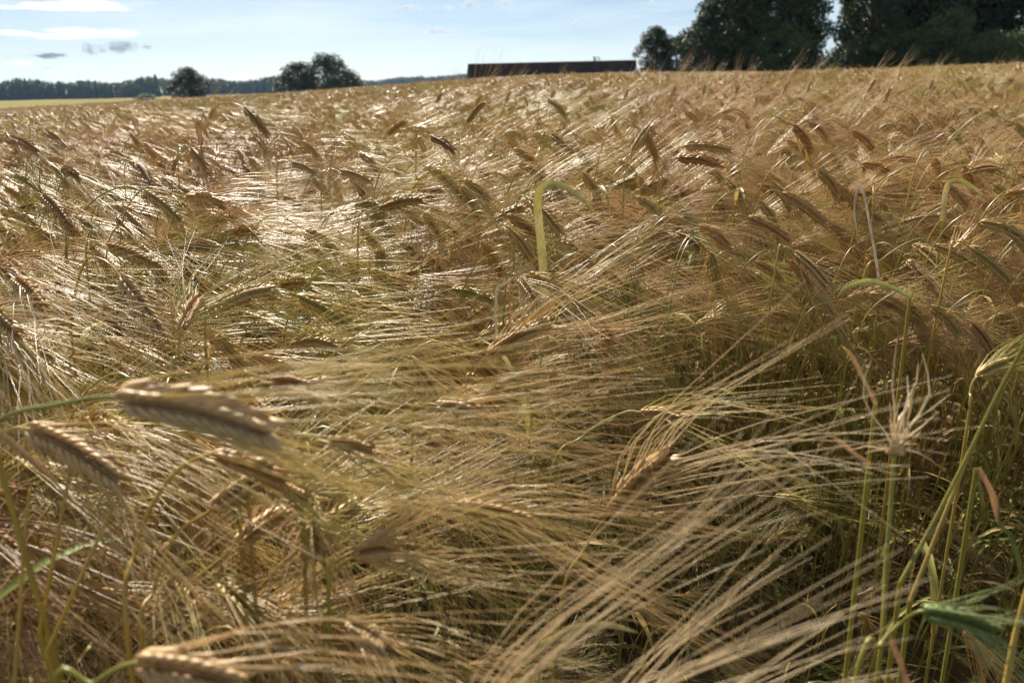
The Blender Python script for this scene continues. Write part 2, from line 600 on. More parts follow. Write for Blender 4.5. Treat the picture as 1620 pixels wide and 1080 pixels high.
TREE_KINDS = {
    'oak_a': tree_meshes(1, 17, 7.0, 0.05, 44000, 0.19, 80, LEAF_OAK),
    'oak_b': tree_meshes(2, 18, 6.5, 0.03, 44000, 0.19, 80, LEAF_OAK),
    'oak_c': tree_meshes(3, 16, 7.5, 0.12, 38000, 0.20, 62, LEAF_OAK, clump=0.24),
    'round': tree_meshes(4, 8.5, 3.4, 0.10, 15000, 0.14, 42, LEAF_OAK, clump=0.27),
    'bush': tree_meshes(5, 4.8, 2.9, 0.02, 7000, 0.11, 30, LEAF_LIGHT, clump=0.30),
    'wide': tree_meshes(6, 9.0, 6.2, 0.06, 17000, 0.18, 56, LEAF_OAK, clump=0.23),
    'sapling': tree_meshes(7, 5.0, 1.7, 0.45, 420, 0.12, 16, LEAF_LIGHT, clump=0.22),
}


def tree(kind, x, y, rot, scale, label, name='broadleaf_tree', cat='tree', sink=0.0, group='trees around the field'):
    tm, cm = TREE_KINDS[kind]
    s = scale if isinstance(scale, tuple) else (scale, scale, scale)
    M = Matrix.Translation((x, y, H(x, y) - sink)) @ Matrix.Rotation(R(rot), 4, 'Z') @ Matrix.Diagonal((*s, 1))
    o = obj(name, None, None, M, label=label, category=cat, group=group)
    obj('trunk', tm, o)
    obj('crown', cm, o)
    return o


def px_xy(px, y):
    """ground position at distance y that appears in photo column px (near the horizon)"""
    v = CAM_R @ Vector(((px - CX) / F_PX, (CY - 130) / F_PX, -1))
    return v.x / v.y * y, y


def build_trees():
    for kind, px, y, rot, s, lab, nm, cat in [
        ('round', 1037, 92, 20, (0.68, 0.68, 0.64), 'small round-topped tree at the end of the barn roof', 'broadleaf_tree', 'tree'),
        ('round', 1068, 96, 140, (0.62, 0.62, 0.55), 'low dark bush between the small round tree and the tall grove', 'bush', 'bush'),
        ('oak_c', 1150, 88, 10, (0.50, 0.50, 0.62), 'tree with sloping rounded crown at the barn side of the tall grove', 'broadleaf_tree', 'tree'),
        ('round', 1108, 84, 200, (0.85, 0.85, 0.70), 'shrubby tree at the grove edge nearest the barn', 'broadleaf_tree', 'tree'),
        ('oak_a', 1195, 84, 75, (0.82, 0.82, 0.98), 'tall dark tree left of the gap of sky in the grove', 'broadleaf_tree', 'tree'),
        ('oak_b', 1238, 80, 160, (0.70, 0.70, 0.95), 'tall tree with overhanging branch just left of the sky gap', 'broadleaf_tree', 'tree'),
        ('bush', 1235, 78, 160, (1.25, 1.1, 1.0), 'dark shrub at the foot of the tall trees left of the sky gap', 'bush', 'bush'),
        ('bush', 1297, 98, 45, (1.0, 1.0, 0.5), 'low bush filling the foot of the sky gap', 'bush', 'bush'),
        ('oak_b', 1368, 82, 30, (0.62, 0.62, 0.92), 'tall dark tree just right of the sky gap', 'broadleaf_tree', 'tree'),
        ('oak_a', 1420, 90, 250, 1.0, 'dark tree between the sky gap and the pale bushy tree', 'broadleaf_tree', 'tree'),
        ('oak_c', 1500, 88, 120, 1.05, 'tall dark tree behind the pale bushy tree', 'broadleaf_tree', 'tree'),
        ('oak_b', 1575, 86, 300, 1.05, 'tall dark tree behind the long bush at the field edge', 'broadleaf_tree', 'tree'),
        ('oak_a', 1650, 84, 190, 1.05, 'rightmost tall tree of the dark grove', 'broadleaf_tree', 'tree'),
        ('bush', 1410, 79, 100, (1.2, 1.1, 0.9), 'dark shrub between the sky gap and the pale bushy tree', 'bush', 'bush'),
        ('bush', 1490, 74, 0, (0.95, 0.95, 1.12), 'pale bushy tree standing out in front of the dark grove', 'broadleaf_tree', 'tree'),
        ('bush', 1572, 70, 80, (0.95, 0.9, 0.72), 'long light green bush at the field edge, rightmost but one', 'bush', 'bush'),
        ('bush', 1625, 70, 10, (0.9, 0.9, 0.78), 'light green bush at the right edge of the photo', 'bush', 'bush'),
        ('bush', 1345, 80, 230, (0.9, 0.9, 0.7), 'dark shrub at the foot of the trees right of the sky gap', 'bush', 'bush'),
        ('oak_c', 1460, 100, 10, 1.1, 'tree at the back of the grove behind the pale bushy tree', 'broadleaf_tree', 'tree'),
        ('sapling', 941, 140, 0, (1.0, 1.0, 1.45), 'wispy sapling top showing above the barn ridge', 'broadleaf_tree', 'tree'),
        ('round', 300, 150, 60, (1.08, 1.08, .86), 'single round tree in front of the distant spruce forest', 'broadleaf_tree', 'tree'),
        ('wide', 518, 165, 20, (0.98, 0.98, 1.02), 'broad spreading tree, tallest of the clump left of the barn', 'broadleaf_tree', 'tree'),
        ('round', 474, 160, 100, (1.3, 1.3, 0.95), 'smaller tree at the left end of the clump left of the barn', 'broadleaf_tree', 'tree'),
        ('round', 556, 170, 10, (1.1, 1.1, 0.70), 'low tree at the barn end of the clump left of the barn', 'broadleaf_tree', 'tree'),
        ('bush', 228, 170, 50, (0.9, 0.9, 0.62), 'low bush just left of the single round tree', 'bush', 'bush'),
        ('bush', 372, 170, 50, (0.9, 0.9, 0.5), 'low scrubby bush just right of the single round tree', 'bush', 'bush'),
    ]:
        x, yy = px_xy(px, y)
        tree(kind, x, yy, rot, s, lab, nm, cat)


build_trees()


# ------------------------------------------------------------------ instanced masses (one object each)
def scatter(name, pts, rots, scl, idx, protos, **props):
    """one object; its geometry nodes set the prototypes on its points"""
    pc = bpy.data.collections.new(name + '_kinds')
    for i, me in enumerate(protos):
        pc.objects.link(bpy.data.objects.new('%s_kind_%03d' % (name, i), me))
    me = bpy.data.meshes.new(name)
    n = len(pts)
    me.vertices.add(n)
    me.vertices.foreach_set('co', np.asarray(pts, np.float32).ravel())
    for an, ty, dat, key in (('rot', 'FLOAT_VECTOR', rots, 'vector'), ('scl', 'FLOAT', scl, 'value'), ('idx', 'INT', idx, 'value')):
        a = me.attributes.new(an, ty, 'POINT')
        a.data.foreach_set(key, np.asarray(dat, np.int32 if ty == 'INT' else np.float32).ravel())
    me.update()
    o = obj(name, me, **props)
    ng = bpy.data.node_groups.new(name + '_nodes', 'GeometryNodeTree')
    ng.interface.new_socket('Geometry', in_out='INPUT', socket_type='NodeSocketGeometry')
    ng.interface.new_socket('Geometry', in_out='OUTPUT', socket_type='NodeSocketGeometry')
    N, L = ng.nodes, ng.links
    gi, go = N.new('NodeGroupInput'), N.new('NodeGroupOutput')
    ci = N.new('GeometryNodeCollectionInfo')
    ci.inputs['Collection'].default_value = pc
    ci.inputs['Separate Children'].default_value = True
    ci.inputs['Reset Children'].default_value = True
    ip = N.new('GeometryNodeInstanceOnPoints')
    ip.inputs['Pick Instance'].default_value = True

    def att(nm, ty):
        a = N.new('GeometryNodeInputNamedAttribute')
        a.data_type = ty
        a.inputs['Name'].default_value = nm
        return a.outputs[0]
    L.new(gi.outputs[0], ip.inputs['Points'])
    L.new(ci.outputs[0], ip.inputs['Instance'])
    L.new(att('idx', 'INT'), ip.inputs['Instance Index'])
    L.new(att('rot', 'FLOAT_VECTOR'), ip.inputs['Rotation'])
    L.new(att('scl', 'FLOAT'), ip.inputs['Scale'])
    L.new(ip.outputs[0], go.inputs[0])
    md = o.modifiers.new('scatter', 'NODES')
    md.node_group = ng
    return o


def build_forest():
    rng = random.Random(5)
    protos = []
    for k in range(5):
        mb = MB()
        h = 1.0
        tube(mb, [(0, 0, -.05), (0, 0, .5), (0, 0, 1.0)], [.014, .009, .002], 5, 0)
        V, F = [], []
        for tier in range(13):
            z = 0.08 + 0.90 * tier / 13
            rr = 0.21 * (1 - tier / 13.5) ** 0.85 * rng.uniform(.85, 1.15)
            nb = 11
            for j in range(nb):
                a = 2 * math.pi * (j + rng.random()) / nb
                r2, w = rr * rng.uniform(.7, 1.2), rr * 0.33
                d, s = np.array([math.cos(a), math.sin(a), 0]), np.array([-math.sin(a), math.cos(a), 0])
                b = len(V)
                V += [(0, 0, z + .06), tuple(d * r2 * .6 + s * w + (0, 0, z)), tuple(d * r2 + (0, 0, z - .035)), tuple(d * r2 * .6 - s * w + (0, 0, z))]
                F.append((b, b + 1, b + 2, b + 3))
        mb.add(V, F, 1)
        protos.append(mb.mesh('spruce', [BARK, NEEDLE], False))
    nr = np.random.default_rng(3)
    mb = MB()
    tube(mb, [(0, 0, -.05), (0, 0, .5)], [.018, .01], 5, 0)
    V, F = [], []
    for c in [(nr.normal(0, .12), nr.normal(0, .12), nr.uniform(.2, .85)) for _ in range(14)]:
        for _ in range(34):
            p = np.array(c) + nr.normal(0, .07, 3)
            a, b2 = nr.normal(0, .028, 3), nr.normal(0, .028, 3)
            k = len(V)
            V += [tuple(p - a), tuple(p + b2), tuple(p + a), tuple(p - b2)]
            F.append((k, k + 1, k + 2, k + 3))
    mb.add(V, F, 1)
    protos.append(mb.mesh('birch', [BARK, LEAF_LIGHT], False))
    pts, rots, scl, idx = [], [], [], []
    # belts: photo column range, distance range, mean height
    for p0, p1, y0, y1, hh, n in [(-500, 250, 620, 720, 15.5, 2500), (120, 460, 760, 860, 16.5, 1500), (380, 770, 1150, 1270, 17, 1600), (700, 1900, 1500, 1650, 18, 1500)]:
        for i in range(n):
            px = rng.uniform(p0, p1)
            x, y = px_xy(px, rng.uniform(y0, y1))
            if rng.random() < 0.05:
                continue
            pts.append((x, y, H(x, y)))
            rots.append((0, 0, rng.uniform(0, 6.28)))
            if rng.random() < 0.12:
                scl.append(hh * rng.uniform(.55, .8))
            else:
                scl.append(hh * rng.uniform(.86, 1.06))
            scl[-1] *= 0.9 + 0.16 * math.sin(px * 0.045) * math.sin(px * 0.017 + 1) + rng.gauss(0, .03)
            idx.append(rng.randrange(5) if rng.random() < .72 else 5)
    scatter('forest', pts, rots, scl, idx, protos, kind='stuff', label='dark spruce forest along the horizon beyond the fields', category='forest')


build_forest()


# ------------------------------------------------------------------ barley
def kernel_mb(sides=6, ringsT=((0.0, 0.35), (0.18, 0.88), (0.40, 1.0), (0.70, 0.60), (1.0, 0.12)), mat=2):
    """a hulled kernel: base at 0, along +Y to 1, half width 1 in X and Z before scaling"""
    V, F = [], []
    for t, r in ringsT:
        for j in range(sides):
            a = 2 * math.pi * j / sides
            k = r * (1.0 if j % 2 == 0 else 0.86)
            V.append((math.cos(a) * k, t, math.sin(a) * k))
    n = len(ringsT)
    for i in range(n - 1):
        for j in range(sides):
            F.append((i * sides + j, (i + 1) * sides + j, (i + 1) * sides + (j + 1) % sides, i * sides + (j + 1) % sides))
    F.append(tuple((n - 1) * sides + j for j in range(sides))[::-1])
    mb = MB()
    mb.add(V, F, mat)
    return mb


KERN6 = kernel_mb(6)
KERN5 = kernel_mb(5, ((0.0, 0.3), (0.35, 1.0), (1.0, 0.15)))
KERN4 = kernel_mb(4, ((0.0, 0.3), (0.4, 1.0), (1.0, 0.12)))


def basis(x, y, z, o):
    return Matrix(((x[0], y[0], z[0], o[0]), (x[1], y[1], z[1], o[1]), (x[2], y[2], z[2], o[2]), (0, 0, 0, 1)))


def ear_layout(axis_pts, roll, rng, n=22, spread=28, klen=0.0145, kwid=0.0029, awn_len=0.15, awn_fan=9.0, awn_target=None, awn_bend=0.0, lateral=True, fat=1.0, extra=0.0, stiff=4.0):
    """positions of the kernels (matrices) and the awn lines of a two-rowed ear"""
    P = catmull(axis_pts, 10)
    P, T, N, B = frames(P)
    L = np.concatenate([[0], np.cumsum(np.linalg.norm(np.diff(P, axis=0), axis=1))])
    total = L[-1]
    klen, kwid = klen * (0.75 + 0.25 * fat), kwid * fat
    usable = max(total - klen * 0.6, total * 0.8)
    kernels, glumes, awns = [], [], []
    endT = T[-1]

    def awn_line(tip, a0):
        al = (awn_len + (total - d) * 0.55) * rng.uniform(0.86, 1.08)
        fan = R(awn_fan)
        main = endT if awn_target is None else unit(np.asarray(awn_target) - P[len(P) // 2])
        a1 = unit(main + side * s * math.tan(fan) * rng.uniform(0.0, 1.6) + face * math.tan(fan) * rng.gauss(0, 0.8) + np.array([0, 0, awn_bend]))
        pts = [tip]
        m = 6
        cur = tip.copy()
        if rng.random() < 0.12:
            al *= rng.uniform(.3, .75)
        kink = rng.randrange(2, 6) if rng.random() < 0.10 else 99
        wob = np.array([rng.gauss(0, .05) for _ in range(3)])
        for k in range(m):
            g = min(1.0, (k + 0.5) / stiff)
            if k == kink:
                a1 = unit(a1 + np.array([rng.gauss(0, .3) for _ in range(3)]))
            dd = unit(a0 * (1 - g) + a1 * g + wob * (k / m))
            cur = cur + dd * al / m
            pts.append(cur.copy())
        return np.array(pts)

    for i in range(n):
        f = (i + 0.5) / n
        d = f * usable
        j = min(len(P) - 2, int(np.searchsorted(L, d) - 1))
        j = max(j, 0)
        w = (d - L[j]) / (L[j + 1] - L[j] + 1e-9)
        p = P[j] * (1 - w) + P[j + 1] * w
        t, nn, bb = T[j], N[j], B[j]
        s = 1 if i % 2 else -1
        side = math.cos(roll) * nn + math.sin(roll) * bb
        face = np.cross(t, side)
        size = 0.66 + 0.42 * math.sin(math.pi * min(1, 0.18 + 0.72 * f))
        ang = R(spread + rng.uniform(-6, 6)) * (1.1 - 0.4 * f)
        dr = unit(t * math.cos(ang) + side * s * math.sin(ang) + face * rng.uniform(-.13, .13))
        xx = unit(np.cross(dr, face))
        zz = np.cross(xx, dr)
        o = p + side * s * 0.0016 * fat
        kl, kw = klen * size * rng.uniform(.9, 1.1), kwid * size * rng.uniform(.86, 1.12)
        kernels.append(basis(xx * kw * 0.86, dr * kl, zz * kw * 1.18, o))
        if lateral:
            for q in (-1, 1):
                d2 = unit(t * 0.90 + side * s * 0.24 + face * q * 0.34)
                x2 = unit(np.cross(d2, face))
                z2 = np.cross(x2, d2)
                glumes.append(basis(x2 * 0.0016 * fat, d2 * kl * 0.88, z2 * 0.0016 * fat, o + face * q * 0.0028 * fat))
        starts = [(o + dr * kl * 0.93, dr)]
        if rng.random() < extra:
            q = rng.choice((-1, 1))
            d2 = unit(t * 0.90 + side * s * 0.2 + face * q * 0.36)
            starts.append((o + face * q * 0.0028 * fat + d2 * kl * 0.8, d2))
        for tip, a0 in starts:
            awns.append(awn_line(tip, a0))
    return P, kernels, glumes, awns


def awn_tube(mb, pts, r0=0.00046, r1=0.00012, sides=3, mat=3):
    f = np.linspace(0, 1, len(pts))
    tube(mb, pts, r1 + (r0 - r1) * (1 - f) + r0 * 0.6 * np.clip(1 - f * 6, 0, 1), sides, mat)


def leaf_on(mb, p, d, rng, length=0.16, width=0.009, mat=1, droop=1.0):
    """a strap leaf leaving the stem at p, rising along d and then bending over"""
    d = unit(np.array([d[0], d[1], 0.0]))
    pts, ups = [], []
    a = R(rng.uniform(50, 75))
    cur = np.array(p, float)
    n = 6
    tw = rng.uniform(-.6, .6)
    for k in range(n + 1):
        pts.append(cur.copy())
        dr = d * math.cos(a) + np.array([0, 0, 1]) * math.sin(a)
        sdir = np.cross(d, (0, 0, 1))
        up = -d * math.sin(a) + np.array([0, 0, 1]) * math.cos(a)
        ups.append(up * math.cos(tw * k / n) + sdir * math.sin(tw * k / n))
        cur = cur + dr * length / n
        a -= R(rng.uniform(14, 34)) * droop
    w = [width * v for v in (0.7, 1.0, 1.0, 0.9, 0.7, 0.4, 0.05)]
    blade(mb, pts, w, np.array(ups), mat)


def auto_plant(seed, lod):
    """a free-standing plant, foot at 0, leaning and nodding along +X"""
    rng = random.Random(seed)
    kind = seed % 4
    h = rng.uniform(0.69, 0.80) if kind < 2 else rng.uniform(0.62, 0.73)
    if kind in (0, 1):
        pitch = rng.uniform(-62, -25)
    elif kind == 2:
        pitch = rng.uniform(-22, 8)
    else:
        pitch = rng.uniform(8, 42)
    reach = rng.uniform(0.09, 0.20)
    yaw = R(rng.uniform(-18, 18))
    dr = np.array([math.cos(yaw) * math.cos(R(pitch)), math.sin(yaw) * math.cos(R(pitch)), math.sin(R(pitch))])
    base = np.array([reach, rng.uniform(-.03, .03), h])
    if pitch < 0:
        c1 = base - unit([dr[0], dr[1], 0]) * 0.055 + np.array([0, 0, 0.018])
        c2 = c1 - unit([dr[0], dr[1], 0]) * 0.05 - np.array([0, 0, 0.09])
    else:
        c1 = base - dr * 0.07 - np.array([0, 0, 0.015])
        c2 = c1 - np.array([0.03, 0, 0.12])
    stem_pts = [np.zeros(3), np.array([c2[0] * 0.55, c2[1] * 0.6, c2[2] * 0.55]), c2, c1, base]
    SP = catmull(stem_pts, 5 if lod == 1 else 3)
    L = rng.uniform(0.056, 0.072)
    ndr = unit(dr + np.array([0, 0, -0.35 if pitch < 15 else -0.1]))
    axis = [base, base + dr * L * 0.5, base + dr * L * 0.5 + ndr * L * 0.5]
    roll = rng.gauss(1.57, 0.6)
    out = {k: MB() for k in ('stem', 'leaf', 'ear', 'awns')}
    tube(out['stem'], SP, np.linspace(0.0016, 0.0008, len(SP)), 5 if lod == 1 else 3, 0)
    for q in range(3 if lod == 1 else 2):
        z = rng.uniform(0.18, 0.62)
        k = int(np.argmin(abs(SP[:len(SP) * 3 // 4, 2] - z * h / .72)))
        a = rng.uniform(0, 6.28)
        leaf_on(out['leaf'], SP[k], (math.cos(a), math.sin(a)), rng, rng.uniform(0.10, 0.20), rng.uniform(0.005, 0.009), 1)
    if lod == 1:
        P, K, G, A = ear_layout(axis, roll, rng, n=22, extra=0.55, awn_len=rng.uniform(0.14, 0.18), awn_fan=rng.uniform(6, 14), awn_bend=rng.uniform(-.05, .12))
        tube(out['ear'], P[::4], 0.0011, 4, 2)
        for M in K:
            out['ear'].merge(KERN5, M)
        for M in G:
            out['ear'].merge(KERN4, M)
        for a in A:
            awn_tube(out['awns'], a, 0.00040, 0.00011)
    else:
        P, K, G, A = ear_layout(axis, roll, rng, n=16, kwid=0.0042, klen=0.0155, awn_len=rng.uniform(0.14, 0.18), awn_fan=rng.uniform(6, 14), awn_bend=rng.uniform(-.05, .12), lateral=False)
        for M in K:
            out['ear'].merge(KERN4, M)
        for a in A[::1]:
            if rng.random() < .75:
                awn_tube(out['awns'], a[::2], 0.0005, 0.0002)
    info = {'base': base, 'tip': P[-1], 'aw': P[-1] + unit(P[-1] - P[-3]) * 0.14, 'pitch': pitch}
    return out, info


VAR1 = [auto_plant(100 + i, 1) for i in range(20)]
VAR2 = [auto_plant(300 + i, 2) for i in range(12)]
VAR1_ME = [{k: v.mesh('barley_' + k, CROP_MATS) for k, v in o.items()} for o, _ in VAR1]


def joined(o):
    mb = MB()
    for k in ('stem', 'leaf', 'ear', 'awns'):
        mb.merge(o[k])
    return mb


PROTOS = [joined(o).mesh('barley_plant', CROP_MATS) for o, _ in VAR1] + [joined(o).mesh('barley_plant', CROP_MATS) for o, _ in VAR2]
N1, N2 = len(VAR1), len(VAR2)


def patch(seed, size, count, coarse):
    """a patch of distant crop: ears with awns on the upper part of their stems"""
    rng = random.Random(seed)
    mb = MB()
    # thinned plants
    simple = []
    for i in range(10):
        r2 = random.Random(seed * 31 + i)
        kind = i % 4
        pitch = R(r2.uniform(-60, -20) if kind < 2 else r2.uniform(-20, 10) if kind == 2 else r2.uniform(10, 45))
        p = MB()
        base = np.array([0.1, 0, r2.uniform(.70, .81) if kind < 2 else r2.uniform(.62, .72)])
        d = np.array([math.cos(pitch), 0, math.sin(pitch)])
        L = 0.068
        if pitch < 0:
            tube(p, [(0, 0, base[2] - .32), base + (-.05, 0, -.05), base + (-.03, 0, .012), base], 0.0016, 3, 0)
        else:
            tube(p, [(0, 0, base[2] - .32), base + (-.03, 0, -.08), base], 0.0016, 3, 0)
        tube(p, [base, base + d * L * .3, base + d * L * .75, base + d * L], [0.005, 0.0098, 0.0088, 0.0035], 5, 2)
        na = 7 if coarse else 9
        for k in range(na):
            st = base + d * L * r2.uniform(.3, 1)
            e = unit(d + np.array([r2.gauss(0, .12), r2.gauss(0, .24), r2.gauss(.04, .2)]))
            ln = r2.uniform(.12, .17)
            tube(p, [st, st + e * ln], [0.0011 if coarse else 0.0008, 0.0004], 3, 3)
        simple.append(p)
    for i in range(count):
        x, y = rng.uniform(-size / 2, size / 2), rng.uniform(-size / 2, size / 2)
        M = Matrix.Translation((x, y, rng.gauss(0, .02))) @ Matrix.Rotation(rng.gauss(0, .75), 4, 'Z') @ Matrix.Scale(rng.uniform(.92, 1.08), 4)
        mb.merge(simple[rng.randrange(10)], M)
    return mb.mesh('barley_patch', CROP_MATS)




def cluster(seed, size, count):
    rng = random.Random(seed)
    mb = MB()
    J = [joined(o) for o, _ in VAR2]
    for i in range(count):
        M = Matrix.Translation((rng.uniform(-.5, .5) * size, rng.uniform(-.5, .5) * size, rng.gauss(0, .02))) @ Matrix.Rotation(rng.gauss(-.1, .6), 4, 'Z') @ Matrix.Rotation(rng.gauss(0, .05), 4, 'Y') @ Matrix.Scale(rng.gauss(1, .05), 4)
        mb.merge(J[rng.randrange(len(J))], M)
    return mb.mesh('barley_cluster', CROP_MATS)


PROTOS += [patch(11 + i, 1.0, 270, False) for i in range(4)]
PROTOS += [patch(21 + i, 2.4, 760, True) for i in range(4)]
PROTOS += [cluster(61 + i, 0.5, 66) for i in range(6)]
IP1, IP2, IP3 = N1 + N2, N1 + N2 + 4, N1 + N2 + 8


def edge_dist(x, y):
    """how far the barley field reaches in the direction of x, y"""
    u = math.degrees(math.atan2(x, y))
    xs = [-60, -36, -28, -15, -4, 10, 20, 34, 60]
    ys = [48, 55, 66, 100, 108, 104, 76, 66, 60]
    return float(np.interp(u, xs, ys))


